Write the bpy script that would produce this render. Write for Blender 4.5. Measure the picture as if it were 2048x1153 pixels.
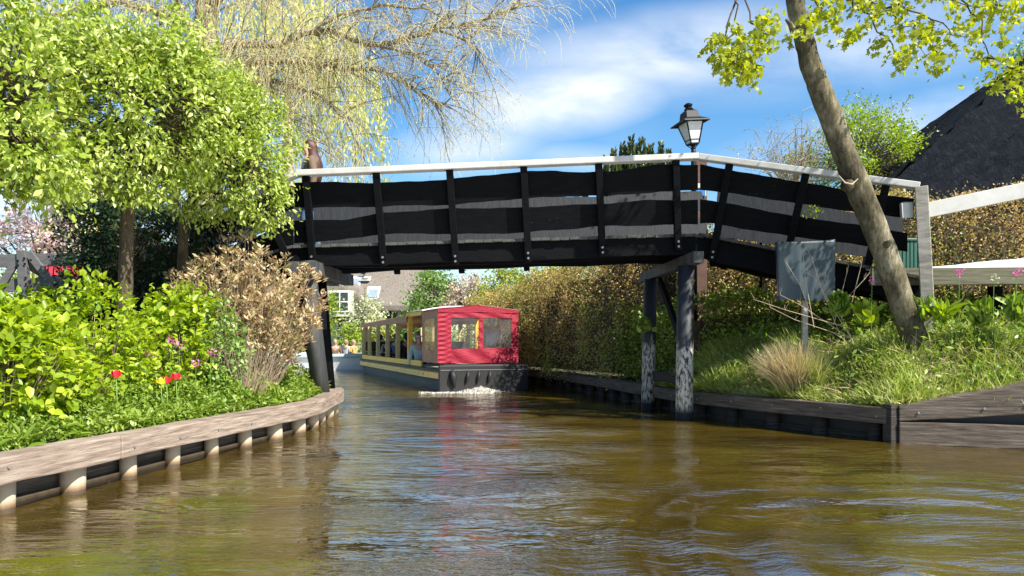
import bpy, math, random
import numpy as np
from mathutils import Vector, Matrix, Euler
random.seed(7); RNG = np.random.default_rng(7)
for o in list(bpy.data.objects): bpy.data.objects.remove(o)
scene = bpy.context.scene
COL = scene.collection
# ---------------------------------------------------------------- camera, sky, sun
CAMZ = 1.15; F = 1500.0; CX = 1024.0; HY = 685.0
cam = bpy.data.cameras.new("camera"); camo = bpy.data.objects.new("camera", cam); COL.objects.link(camo)
camo.location = (0, 0, CAMZ); camo.rotation_euler = (math.radians(90), 0, 0)
cam.sensor_width = 36; cam.lens = F/2048*36; cam.shift_y = (HY-576.5)/2048
cam.clip_start = 0.1; cam.clip_end = 3000
scene.camera = camo
scene.view_settings.view_transform = 'Standard'; scene.view_settings.look = 'None'
scene.view_settings.exposure = 1.3; scene.view_settings.gamma = 1
SUN = Vector((0.53, -0.44, 0.72)).normalized()
sun = bpy.data.lights.new("sun", 'SUN'); sun.energy = 4.6; sun.angle = math.radians(0.5); sun.color = (1, .95, .86)
suno = bpy.data.objects.new("sun", sun); COL.objects.link(suno)
suno.rotation_euler = (-SUN).to_track_quat('-Z', 'Y').to_euler(); suno.location = (20, -5, 25)
w = bpy.data.worlds.new("World"); scene.world = w; w.use_nodes = True
nt = w.node_tree; N = nt.nodes; L = nt.links
for n in list(N): N.remove(n)
out = N.new('ShaderNodeOutputWorld'); bg = N.new('ShaderNodeBackground'); L.new(bg.outputs[0], out.inputs[0])
sky = N.new('ShaderNodeTexSky'); sky.sky_type = 'NISHITA'; sky.sun_disc = False
sky.sun_elevation = math.asin(SUN.z); sky.sun_rotation = math.atan2(SUN.x, SUN.y)
sky.air_density = 1.2; sky.dust_density = 0.15; sky.ozone_density = 3.5
bg.inputs[1].default_value = 0.070
def mth(nt, op, a, b=None, c=None, clamp=False):
    n = nt.nodes.new('ShaderNodeMath'); n.operation = op; n.use_clamp = clamp
    for i, v in enumerate((a, b, c)):
        if v is None: continue
        if isinstance(v, (int, float)): n.inputs[i].default_value = v
        else: nt.links.new(v, n.inputs[i])
    return n.outputs[0]
tc = N.new('ShaderNodeTexCoord'); sep = N.new('ShaderNodeSeparateXYZ'); L.new(tc.outputs['Generated'], sep.inputs[0])
dy = mth(nt, 'MAXIMUM', mth(nt, 'ABSOLUTE', sep.outputs[1]), 0.12)
u = mth(nt, 'DIVIDE', sep.outputs[0], dy); v = mth(nt, 'DIVIDE', sep.outputs[2], dy)
cmb = N.new('ShaderNodeCombineXYZ'); L.new(u, cmb.inputs[0]); L.new(v, cmb.inputs[1])
def noise(nt, vec, scale, detail=5, rough=.55, dist=0, mapscale=None, rot=None):
    if mapscale or rot:
        m = nt.nodes.new('ShaderNodeMapping'); nt.links.new(vec, m.inputs[0])
        if rot: m.inputs['Rotation'].default_value = rot
        if mapscale: m.inputs['Scale'].default_value = mapscale
        vec = m.outputs[0]
    n = nt.nodes.new('ShaderNodeTexNoise'); n.inputs['Scale'].default_value = scale; n.inputs['Detail'].default_value = detail
    n.inputs['Roughness'].default_value = rough; n.inputs['Distortion'].default_value = dist
    nt.links.new(vec, n.inputs['Vector']); return n.outputs[0]
tot = None
# soft cloud banks: centre (u,v), half sizes, tilt, strength
for (cu, cv, su, sv, rot, st) in ((.06, .325, .16, .050, .18, 1.15), (.24, .39, .26, .060, .12, .85), (-.05, .262, .10, .04, .1, .75),
                              (.42, .40, .30, .07, .12, .6), (.56, .29, .26, .045, .18, .55), (-.02, .44, .16, .05, .3, .45), (.09, .245, .1, .02, -.1, .45),
                              (-.6, .22, .35, .12, .1, .7), (-.15, .7, .5, .2, .2, .6), (.6, .9, .5, .2, .2, .6), (-.9, .6, .5, .2, 0, .5)):
    ca, sa = math.cos(rot), math.sin(rot)
    du = mth(nt, 'SUBTRACT', u, cu); dv = mth(nt, 'SUBTRACT', v, cv)
    p = mth(nt, 'DIVIDE', mth(nt, 'ADD', mth(nt, 'MULTIPLY', du, ca), mth(nt, 'MULTIPLY', dv, sa)), su)
    q = mth(nt, 'DIVIDE', mth(nt, 'SUBTRACT', mth(nt, 'MULTIPLY', dv, ca), mth(nt, 'MULTIPLY', du, sa)), sv)
    r = mth(nt, 'SQRT', mth(nt, 'ADD', mth(nt, 'MULTIPLY', p, p), mth(nt, 'MULTIPLY', q, q)))
    g = mth(nt, 'MULTIPLY', mth(nt, 'SUBTRACT', 1.25, r, clamp=True), st)
    tot = g if tot is None else mth(nt, 'MAXIMUM', tot, g)
n1 = noise(nt, cmb.outputs[0], 4, 7, .55, .25, (1, 2.6, 1), (0, 0, .22))
n2 = noise(nt, cmb.outputs[0], 2.2, 4, .5, .2, (1, 2.2, 1), (0, 0, .15))
cl = mth(nt, 'MULTIPLY', tot, mth(nt, 'MULTIPLY', mth(nt, 'SUBTRACT', mth(nt, 'ADD', n1, mth(nt, 'MULTIPLY', n2, .6)), .52), 2.6, clamp=True))
cl = mth(nt, 'ADD', cl, mth(nt, 'MULTIPLY', mth(nt, 'SUBTRACT', n2, .55, clamp=True), .7))
cl = mth(nt, 'MINIMUM', cl, .92)
hs = N.new('ShaderNodeHueSaturation'); hs.inputs['Saturation'].default_value = 1.3; hs.inputs['Value'].default_value = 1.1
L.new(sky.outputs[0], hs.inputs['Color'])
mx = N.new('ShaderNodeMixRGB'); L.new(cl, mx.inputs[0]); L.new(hs.outputs[0], mx.inputs[1]); mx.inputs[2].default_value = (6.2, 6.6, 7.1, 1)
L.new(mx.outputs[0], bg.inputs[0])

# ---------------------------------------------------------------- helpers
def W(px, py, Y): return Vector(((px-CX)/F*Y, Y, CAMZ+(HY-py)/F*Y))
def norm(a): return a/np.maximum(np.linalg.norm(a, axis=-1, keepdims=True), 1e-9)
def tag(o, label=None, cat=None, group=None, kind=None):
    if label: o['label'] = label
    if cat: o['category'] = cat
    if group: o['group'] = group
    if kind: o['kind'] = kind
    return o
def empty(name, loc=(0, 0, 0), rz=0, label=None, cat=None, group=None):
    o = bpy.data.objects.new(name, None); COL.objects.link(o); o.location = loc; o.rotation_euler = (0, 0, rz)
    o.empty_display_size = .2
    return tag(o, label, cat, group)
def link(name, me, mat=None, parent=None, smooth=False):
    o = bpy.data.objects.new(name, me); COL.objects.link(o)
    if mat: me.materials.append(mat)
    if smooth: me.polygons.foreach_set('use_smooth', [True]*len(me.polygons))
    if parent:
        o.parent = parent
        o.matrix_parent_inverse = Matrix.Identity(4)
    return o
def npmesh(name, verts, faces_list):
    verts = np.asarray(verts, dtype=np.float32); me = bpy.data.meshes.new(name)
    me.vertices.add(len(verts)); me.vertices.foreach_set('co', verts.ravel())
    loops = np.concatenate([f.ravel() for f in faces_list]).astype(np.int32)
    tots = np.concatenate([np.full(len(f), f.shape[1]) for f in faces_list]).astype(np.int32)
    me.loops.add(len(loops)); me.loops.foreach_set('vertex_index', loops)
    me.polygons.add(len(tots)); me.polygons.foreach_set('loop_start', np.concatenate([[0], np.cumsum(tots)[:-1]]).astype(np.int32))
    me.polygons.foreach_set('loop_total', tots); me.update(calc_edges=True); return me
class MB:
    """collects simple solids into one mesh"""
    def __init__(s, origin=(0, 0, 0)): s.v = []; s.f = []; s.o = Vector(origin)
    def add(s, vs, fs):
        n = len(s.v); s.v += [Vector(a)-s.o for a in vs]; s.f += [tuple(i+n for i in f) for f in fs]; return s
    def hexa(s, p): return s.add(p, [(0, 3, 2, 1), (4, 5, 6, 7), (0, 1, 5, 4), (1, 2, 6, 5), (2, 3, 7, 6), (3, 0, 4, 7)])
    def box(s, c, sz, rz=0):
        R = Matrix.Rotation(rz, 3, 'Z'); c = Vector(c); x, y, z = [a/2 for a in sz]
        return s.hexa([c+R@Vector(q) for q in ((-x, -y, -z), (x, -y, -z), (x, y, -z), (-x, y, -z), (-x, -y, z), (x, -y, z), (x, y, z), (-x, y, z))])
    def beam(s, a, b, wd, h, up=(0, 0, 1), taper=1):
        a = Vector(a); b = Vector(b); ax = (b-a).normalized(); sd = ax.cross(Vector(up)).normalized(); uu = sd.cross(ax).normalized()
        P = []
        for q, t in ((a, 1), (b, taper)):
            for i, j in ((-1, -1), (1, -1), (1, 1), (-1, 1)): P.append(q+sd*(i*wd/2*t)+uu*(j*h/2*t))
        return s.hexa(P)
    def tube(s, path, r, n=10, cap=True):
        path = [Vector(p) for p in path]
        if not hasattr(r, '__len__'): r = [r]*len(path)
        vs = []; fs = []
        t0 = (path[1]-path[0]).normalized(); ref = Vector((0, 0, 1)) if abs(t0.z) < .9 else Vector((1, 0, 0))
        sd = t0.cross(ref).normalized()
        for i, p in enumerate(path):
            t = (path[min(i+1, len(path)-1)]-path[max(i-1, 0)]).normalized()
            sd = (sd-t*sd.dot(t)).normalized(); up = t.cross(sd)
            for k in range(n):
                a = 2*math.pi*k/n; vs.append(p+(sd*math.cos(a)+up*math.sin(a))*r[i])
        for i in range(len(path)-1):
            for k in range(n):
                a = i*n+k; b = i*n+(k+1) % n; fs.append((a, b, b+n, a+n))
        if cap: fs.append(tuple(range(n))[::-1]); fs.append(tuple((len(path)-1)*n+k for k in range(n)))
        return s.add(vs, fs)
    def lathe(s, prof, c=(0, 0, 0), n=16, M=None):
        vs = []; fs = []; c = Vector(c)
        for (r, z) in prof:
            for k in range(n):
                a = 2*math.pi*k/n+math.pi/n; q = Vector((r*math.cos(a), r*math.sin(a), z))
                vs.append(c+(M@q if M else q))
        for i in range(len(prof)-1):
            for k in range(n):
                a = i*n+k; b = i*n+(k+1) % n; fs.append((a, b, b+n, a+n))
        fs.append(tuple(range(n))[::-1]); fs.append(tuple((len(prof)-1)*n+k for k in range(n)))
        return s.add(vs, fs)
    def strip(s, top, bot, th):
        """board between two polylines, thickness vector th"""
        n = len(top); th = Vector(th); vs = [Vector(p) for p in top]+[Vector(p) for p in bot]
        vs += [p+th for p in vs]; m = 2*n; fs = []
        for i in range(n-1):
            fs += [(i, i+1, n+i+1, n+i), (m+i, m+n+i, m+n+i+1, m+i+1), (i, m+i, m+i+1, i+1), (n+i, n+i+1, m+n+i+1, m+n+i)]
        fs += [(0, n, m+n, m), (n-1, m+n-1, m+2*n-1, 2*n-1)]
        return s.add(vs, fs)
    def build(s, name, mat, parent=None, bevel=0, smooth=False, origin=None):
        me = bpy.data.meshes.new(name); me.from_pydata([tuple(a) for a in s.v], [], s.f); me.update()
        import bmesh
        bm = bmesh.new(); bm.from_mesh(me); bmesh.ops.recalc_face_normals(bm, faces=bm.faces); bm.to_mesh(me); bm.free()
        o = link(name, me, mat, parent, smooth)
        if parent is None: o.location = s.o
        if bevel:
            b = o.modifiers.new('bevel', 'BEVEL'); b.width = bevel; b.segments = 2; b.limit_method = 'ANGLE'
        return o
def np_tubes(P, R, sides=3):
    """P (N,K,3) paths, R (N,K) radii -> verts, quads"""
    n, k, _ = P.shape; T = np.zeros_like(P); T[:, 1:-1] = P[:, 2:]-P[:, :-2]; T[:, 0] = P[:, 1]-P[:, 0]; T[:, -1] = P[:, -1]-P[:, -2]
    T = norm(T); ref = np.array([.31, .77, .55]); S = norm(np.cross(T, ref)); U = np.cross(T, S)
    a = np.arange(sides)*2*np.pi/sides
    V = P[:, :, None]+R[:, :, None, None]*(S[:, :, None]*np.cos(a)[None, None, :, None]+U[:, :, None]*np.sin(a)[None, None, :, None])
    idx = np.arange(n*k*sides).reshape(n, k, sides); A = idx[:, :-1]; B = np.roll(A, -1, 2); C = idx[:, 1:]; D = np.roll(C, -1, 2)
    return V.reshape(-1, 3), np.stack([A, B, D, C], -1).reshape(-1, 4)
LEAF = (np.array([(0, 0, 0), (.3, -.5, .10), (.68, -.38, .07), (1, 0, -.05), (.68, .38, .07), (.3, .5, .10)]), [[0, 1, 2, 3], [0, 3, 4, 5]])
LEAF4 = (np.array([(0, 0, 0), (.5, -.5, .08), (1, 0, 0), (.5, .5, .08)]), [[0, 1, 2, 3]])
MAPLE = (np.array([(0, 0, 0), (.12, -.42, .0), (.32, -.26, .05), (.50, -.62, -.05), (.62, -.22, .04), (1.0, 0, -.10), (.62, .22, .04), (.50, .62, -.05), (.32, .26, .05), (.12, .42, .0)]),
         [[0, 1, 2, 9], [9, 2, 8, 8], [2, 3, 4, 8], [8, 4, 6, 7], [4, 5, 6, 6]])
MAPLE = (MAPLE[0], [[0, 1, 2], [0, 2, 8], [0, 8, 9], [2, 3, 4], [2, 4, 6], [2, 6, 8], [8, 6, 7], [4, 5, 6]])
BLADE = (np.array([(0, -.5, 0), (.5, -.38, .0), (1, 0, -.22), (.5, .38, .0), (0, .5, 0)]), [[0, 1, 3, 4], [1, 2, 3, 3]])
BLADE = (BLADE[0], [[0, 1, 3], [0, 3, 4], [1, 2, 3]])
def leaf_mesh(name, P, size, wid, mat, parent=None, tpl=LEAF, up=.6, droop=.2, center=None, outw=.6, D=None, Nn=None):
    n = len(P); P = np.asarray(P)
    size = np.asarray(size)*np.ones(n)
    if D is None:
        D = norm(RNG.normal(size=(n, 3)))
        if center is not None: D = D+norm(P-np.asarray(center))*outw
        D[:, 2] -= droop
    D = norm(D)
    if Nn is None: Nn = norm(RNG.normal(size=(n, 3)))+np.array([0, 0, up])
    if center is not None: Nn = Nn+norm(P-np.asarray(center))*.5
    S = norm(np.cross(Nn, D)); Nn = np.cross(D, S)
    tv = tpl[0]; wd = (np.asarray(wid)*np.ones(n))
    V = P[:, None]+size[:, None, None]*(D[:, None]*tv[None, :, 0:1]+S[:, None]*(tv[None, :, 1:2]*wd[:, None, None])+Nn[:, None]*tv[None, :, 2:3])
    f = np.array(tpl[1]); Fc = (np.arange(n)[:, None, None]*len(tv)+f[None]).reshape(-1, f.shape[1])
    return link(name, npmesh(name, V.reshape(-1, 3), [Fc]), mat, parent)
def blob_pts(blobs, n, shell=.22, per=22, sig=.09, rough=.16):
    """leaf positions clustered on a lumpy shell of several ellipsoids; points deep inside a neighbour are dropped"""
    B = np.array(blobs, float); wt = (B[:, 3]*B[:, 4]*B[:, 5])**(2/3); wt /= wt.sum()
    nc = max(4, int(n/per*1.25)); b = RNG.choice(len(B), nc, p=wt); d = norm(RNG.normal(size=(nc, 3)))
    ph = RNG.uniform(0, 6, (4, 3))
    lump = sum(np.sin(d@(RNG.normal(size=3)*4.5)+ph[i, 0]) for i in range(4))/4
    r = 1+rough*lump-np.abs(RNG.normal(0, shell, nc)); c = B[b, :3]+d*r[:, None]*B[b, 3:]
    keep = np.ones(nc, bool)
    for q in B:
        e = np.linalg.norm((c-q[:3])/q[3:], axis=1); keep &= ~((e < .62))
    c = c[keep]
    hs_ = B[:, 3].max(); hol = np.sin(c[:, 0]*4.2/hs_+1.3)*np.sin(c[:, 1]*4.7/hs_+.4)+np.sin(c[:, 2]*5.3/hs_+c[:, 0]*2.1/hs_); c = c[hol > -.85]
    s = sig*RNG.uniform(.5, 1.5, len(c))
    P = (c[:, None]+RNG.normal(size=(len(c), per, 3))*s[:, None, None]).reshape(-1, 3)
    return P
# ---------------------------------------------------------------- materials
def newmat(name):
    m = bpy.data.materials.new(name); m.use_nodes = True; nt = m.node_tree; b = nt.nodes['Principled BSDF']; return m, nt, b
def ramp(nt, fac, stops):
    r = nt.nodes.new('ShaderNodeValToRGB'); nt.links.new(fac, r.inputs[0]); e = r.color_ramp.elements
    while len(e) < len(stops): e.new(.5)
    for i, (p, c) in enumerate(stops): e[i].position = p; e[i].color = (*c, 1)
    return r.outputs[0]
def objco(nt): return nt.nodes.new('ShaderNodeTexCoord').outputs['Object']
def bump(nt, b, h, st=.5, dist=.01):
    n = nt.nodes.new('ShaderNodeBump'); n.inputs['Strength'].default_value = st; n.inputs['Distance'].default_value = dist
    nt.links.new(h, n.inputs['Height']); nt.links.new(n.outputs[0], b.inputs['Normal'])
def surf(name, c1, c2, rough=.7, scale=8, stretch=(1, 1, 1), bst=.4, bd=.01, spec=.4, detail=6, c3=None, rot=None):
    m, nt, b = newmat(name); co = objco(nt); f = noise(nt, co, scale, detail, .6, .3, stretch, rot)
    st = [(.3, c1), (.7, c2)]
    if c3: st = [(.28, c1), (.55, c2), (.75, c3)]
    nt.links.new(ramp(nt, f, st), b.inputs['Base Color']); b.inputs['Roughness'].default_value = rough; b.inputs['Specular IOR Level'].default_value = spec
    f2 = noise(nt, co, scale*3, 5, .6, 0, stretch, rot); bump(nt, b, f2, bst, bd); return m
def plain(name, c, rough=.6, spec=.4, metal=0): 
    d = tuple(x*.8 for x in c); m = surf(name, d, c, rough, 12, bst=.15, bd=.003, spec=spec); m.node_tree.nodes['Principled BSDF'].inputs['Metallic'].default_value = metal; return m
def leafmat(name, cols, trans=.35, rough=.42, spec=.45, tint=1.3, nscale=1.3):
    m, nt, b = newmat(name); g = nt.nodes.new('ShaderNodeNewGeometry'); co = objco(nt)
    f = mth(nt, 'ADD', mth(nt, 'MULTIPLY', g.outputs['Random Per Island'], .6), mth(nt, 'MULTIPLY', mth(nt, 'SUBTRACT', noise(nt, co, nscale, 2), .15), .55))
    k = len(cols); c = ramp(nt, f, [(.12+.76*i/(k-1), cols[i]) for i in range(k)])
    nt.links.new(c, b.inputs['Base Color']); b.inputs['Roughness'].default_value = rough; b.inputs['Specular IOR Level'].default_value = spec
    t = nt.nodes.new('ShaderNodeBsdfTranslucent'); hs = nt.nodes.new('ShaderNodeHueSaturation'); hs.inputs['Value'].default_value = tint; hs.inputs['Saturation'].default_value = 1.1
    nt.links.new(c, hs.inputs['Color']); nt.links.new(hs.outputs[0], t.inputs['Color'])
    mxs = nt.nodes.new('ShaderNodeMixShader'); mxs.inputs[0].default_value = trans
    nt.links.new(b.outputs[0], mxs.inputs[1]); nt.links.new(t.outputs[0], mxs.inputs[2]); nt.links.new(mxs.outputs[0], nt.nodes['Material Output'].inputs[0]); return m
M = {}
M['tar'] = surf('black_tarred_wood', (.0018, .002, .0026), (.0045, .005, .006), .75, 5, (1, 1, 6), .35, .006, .08)
def flakes(m, col, thr=.66, sc=22, st=(.5, .5, 1.6)):
    nt = m.node_tree; b = nt.nodes['Principled BSDF']; src = b.inputs['Base Color'].links[0].from_socket; co = objco(nt)
    f = mth(nt, 'MULTIPLY', mth(nt, 'SUBTRACT', noise(nt, co, sc, 5, .7, .5, st), thr), 14, clamp=True)
    f = mth(nt, 'MULTIPLY', f, mth(nt, 'MULTIPLY', mth(nt, 'SUBTRACT', noise(nt, co, 1.3, 2), .5), 8, clamp=True))
    x = nt.nodes.new('ShaderNodeMixRGB'); nt.links.new(f, x.inputs[0]); nt.links.new(src, x.inputs[1]); x.inputs[2].default_value = (*col, 1); nt.links.new(x.outputs[0], b.inputs['Base Color'])
flakes(M['tar'], (.09, .088, .08))
M['inner'] = surf('sunlit_inner_boards', (.008, .009, .010), (.026, .028, .031), .7, 5, (7, 1, 1), .5, .006, .3)  # lighter copy of the tar: sunlight on the far boards put into the grey
M['white_paint'] = surf('white_painted_rail', (.36, .35, .32), (.50, .49, .46), .5, 3, (1, 1, 1), .15, .004)
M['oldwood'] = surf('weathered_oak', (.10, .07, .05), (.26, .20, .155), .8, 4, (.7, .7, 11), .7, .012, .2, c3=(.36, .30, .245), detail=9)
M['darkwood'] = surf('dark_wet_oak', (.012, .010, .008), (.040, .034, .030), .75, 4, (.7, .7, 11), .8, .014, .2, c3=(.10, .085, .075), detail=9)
M['deckwood'] = surf('deck_planks', (.10, .095, .085), (.22, .21, .19), .85, 6, (1, 5, 1), .4, .01)
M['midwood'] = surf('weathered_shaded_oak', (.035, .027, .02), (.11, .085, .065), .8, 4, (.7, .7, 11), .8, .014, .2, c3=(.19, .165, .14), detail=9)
M['bridgedeck'] = surf('bridge_deck_planks', (.03, .03, .028), (.08, .078, .07), .85, 6, (1, 5, 1), .4, .01)
M['greywood'] = surf('grey_fence_wood', (.20, .18, .15), (.42, .38, .32), .8, 5, (1, 1, 5), .35, .008)
M['plankwood'] = surf('greenish_edge_plank', (.06, .055, .03), (.15, .14, .09), .85, 4, (.7, .7, 9), .5, .01)
M['bark'] = surf('maple_bark', (.035, .028, .015), (.17, .14, .085), .9, 4.5, (1, 1, .6), 1, .04, .15, c3=(.42, .38, .29), detail=9)
M['bark2'] = surf('tree_bark', (.045, .032, .02), (.13, .10, .065), .9, 12, (1, 1, .4), .9, .02, .2)
M['willowbark'] = surf('willow_bark', (.12, .10, .07), (.32, .27, .18), .9, 6, (1, 1, .5), 1, .03, .2, c3=(.55, .46, .16))
M['twig'] = surf('willow_twigs', (.42, .35, .15), (.66, .57, .32), .7, 2, bst=0)
M['bud'] = leafmat('willow_buds', [(.40, .40, .10), (.60, .57, .20), (.52, .55, .16)], .35)
M['drytwig'] = surf('dry_twigs', (.30, .22, .14), (.50, .38, .27), .8, 6, bst=0)
M['straw'] = leafmat('dry_straw', [(.38, .29, .14), (.58, .47, .27), (.46, .40, .18)], .25)
M['soil'] = surf('bank_soil', (.035, .028, .015), (.08, .07, .03), .95, 3, bst=.8, bd=.03)
M['meadow'] = surf('ground', (.05, .08, .02), (.09, .12, .035), .95, .6, bst=.8, bd=.05)
M['pear'] = leafmat('pear_leaves', [(.10, .17, .012), (.27, .36, .035), (.45, .52, .11), (.62, .66, .28)], .38, .36)
M['hydr'] = leafmat('hydrangea_leaves', [(.15, .24, .010), (.30, .40, .02), (.46, .52, .05)], .42, .4)
M['cover'] = leafmat('ground_cover_leaves', [(.07, .14, .012), (.20, .30, .03), (.36, .43, .09)], .35, .45)
M['bronze'] = leafmat('bronze_leaves', [(.15, .08, .035), (.36, .25, .12), (.58, .45, .27), (.30, .32, .08)], .3, .35)
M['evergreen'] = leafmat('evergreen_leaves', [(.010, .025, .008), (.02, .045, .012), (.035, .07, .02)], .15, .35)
M['maple'] = leafmat('maple_leaves', [(.17, .22, .012), (.32, .36, .02), (.46, .46, .04)], .5, .45)
M['grass'] = leafmat('grass_blades', [(.14, .21, .02), (.36, .43, .07), (.64, .64, .30)], .35, .45)
M['beech'] = leafmat('beech_hedge_leaves', [(.14, .13, .02), (.48, .32, .10), (.62, .42, .18), (.36, .37, .07)], .3, .45)
M['beechg'] = leafmat('green_hedge_leaves', [(.05, .10, .014), (.19, .26, .03), (.38, .44, .07)], .3, .45)
M['yellowgreen'] = leafmat('yellow_green_leaves', [(.17, .22, .02), (.33, .38, .04), (.42, .42, .08)], .4)
M['midgreen'] = leafmat('mid_green_leaves', [(.09, .18, .03), (.20, .32, .07), (.32, .44, .12)], .35)
M['blossom'] = leafmat('pink_blossom', [(.80, .48, .48), (.90, .70, .68), (.66, .60, .30)], .3)
M['blossom2'] = leafmat('dusty_blossom', [(.34, .22, .17), (.58, .42, .34), (.48, .46, .22)], .3)
M['whiteblossom'] = leafmat('white_blossom', [(.30, .36, .12), (.52, .54, .30), (.66, .66, .50)], .3)
M['willowleaf'] = leafmat('distant_willow_leaves', [(.40, .42, .08), (.58, .57, .18), (.70, .67, .32)], .4)
M['conifer'] = leafmat('conifer_needles', [(.02, .045, .01), (.06, .09, .02), (.13, .15, .04)], .15)
M['bright'] = leafmat('bright_lime_leaves', [(.20, .30, .015), (.36, .46, .04)], .4)
M['thatch'] = surf('grey_thatch', (.15, .125, .10), (.25, .215, .18), .95, 10, (1, 1, .4), .8, .05, .1)
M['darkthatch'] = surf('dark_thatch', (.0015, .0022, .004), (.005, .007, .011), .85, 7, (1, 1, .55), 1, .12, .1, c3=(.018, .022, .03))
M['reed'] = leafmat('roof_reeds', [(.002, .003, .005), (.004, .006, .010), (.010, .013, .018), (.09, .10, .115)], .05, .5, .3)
M['wall'] = plain('cream_wall', (.62, .58, .48)); M['black'] = plain('black_boards', (.02, .022, .025)); M['glass'] = plain('dark_glass', (.02, .03, .035), .08, .8)
M['frame'] = plain('white_frame', (.75, .75, .70)); M['brick'] = surf('old_brick', (.16, .08, .05), (.28, .17, .11), .9, 20)
M['iron'] = plain('black_iron', (.005, .0055, .007), .55, .3)
M['sky_glass'] = plain('skylight_glass', (.25, .32, .36), .1, .9)
M['red'] = surf('crimson_canvas', (.21, .008, .022), (.33, .016, .038), .6, 4, (1, 1, 3), .8, .02, .3)
M['brown_canvas'] = surf('brown_canvas', (.30, .16, .09), (.46, .27, .17), .7, 5, (1, 1, 1), .4, .012, .2)
M['yellow'] = plain('yellow_paint', (.80, .47, .05), .45); M['olive'] = plain('olive_yellow_paint', (.85, .54, .06), .5)
M['rub'] = surf('worn_yellow_rubbing_strake', (.78, .48, .12), (.90, .62, .20), .6, 4, (1, 1, 3), .3, .01, c3=(.18, .12, .05))
M['hull'] = surf('teal_black_hull', (.008, .022, .025), (.02, .05, .058), .5, 3, bst=.3, bd=.01, spec=.6)
M['rubber'] = plain('black_rubber', (.015, .015, .016), .6); M['post'] = plain('olive_grey_post', (.60, .48, .20))
M['boatwhite'] = plain('white_boat_hull', (.55, .58, .58), .35); M['tube'] = plain('grey_green_tube', (.36, .46, .44), .5)
M['skin'] = plain('skin', (.52, .30, .21), .5); M['hair'] = surf('auburn_hair', (.03, .012, .008), (.11, .04, .022), .4, 6, (8, 8, 1), .6, .01)
M['dhair'] = plain('dark_hair', (.02, .015, .012)); M['fairhair'] = plain('fair_hair', (.30, .22, .13)); M['greyhair'] = plain('grey_hair', (.30, .29, .27))
M['tancoat'] = plain('tan_coat', (.15, .10, .06), .8); M['jeans'] = plain('blue_jeans', (.07, .13, .22), .85); M['navy'] = plain('navy_cloth', (.015, .022, .045), .85)
M['greyshirt'] = plain('grey_shirt', (.50, .51, .55), .85); M['pink'] = plain('pink_wool', (.72, .42, .45), .9); M['tealcoat'] = plain('pale_teal_coat', (.36, .52, .52), .8)
M['whitecloth'] = plain('white_cloth', (.65, .66, .68), .8); M['redcloth'] = surf('red_cloth', (.45, .02, .05), (.62, .06, .10), .8, 4, (6, 6, 1), .8, .03)
M['maroon'] = plain('maroon_cloth', (.12, .01, .015), .85); M['orangecloth'] = plain('orange_cloth', (.6, .35, .1), .85)
M['tarp'] = surf('grey_blue_tarp', (.016, .028, .034), (.042, .062, .07), .45, 2, bst=.3, bd=.01, spec=.4)
M['whitetarp'] = surf('white_tarpaulin', (.50, .52, .56), (.60, .62, .66), .6, 2, bst=.3, bd=.02)
M['blue'] = plain('blue_sign', (.05, .22, .55), .4); M['green_bin'] = plain('dark_green_plastic', (.02, .09, .06), .5)
M['tulip'] = leafmat('red_tulip_petals', [(.55, .01, .03), (.7, .04, .05)], .3); M['tulipw'] = plain('white_petal_edge', (.8, .6, .6)); M['tulipy'] = leafmat('yellow_petals', [(.75, .6, .02), (.8, .7, .05)], .3)
M['campion'] = leafmat('pink_petals', [(.62, .12, .34), (.75, .25, .48)], .3); M['stem'] = plain('green_stem', (.12, .22, .03), .6)
M['lampglass'] = plain('frosted_lamp_glass', (.62, .64, .66), .25, .6); M['bolt'] = plain('galvanised_bolt', (.30, .30, .30), .4, .6, .5)
M['brownpost'] = surf('brown_post', (.06, .03, .02), (.13, .07, .05), .7, 6)
M['foam'] = plain('water_foam', (.8, .76, .68), .6)
def bark_mat():
    m, nt, b = newmat('mottled_maple_bark'); co = objco(nt)
    a = noise(nt, co, 3.2, 3, .5, .5, (1, 1, .7)); c = noise(nt, co, 24, 6, .7, .2, (1, 1, .35)); f = mth(nt, 'ADD', mth(nt, 'MULTIPLY', a, .6), mth(nt, 'MULTIPLY', c, .5))
    nt.links.new(ramp(nt, f, [(.40, (.03, .025, .014)), (.54, (.10, .085, .05)), (.64, (.19, .165, .105)), (.74, (.34, .31, .23))]), b.inputs['Base Color']); b.inputs['Roughness'].default_value = .9; b.inputs['Specular IOR Level'].default_value = .15
    bump(nt, b, c, 1, .02); return m
M['bark'] = bark_mat()
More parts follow.
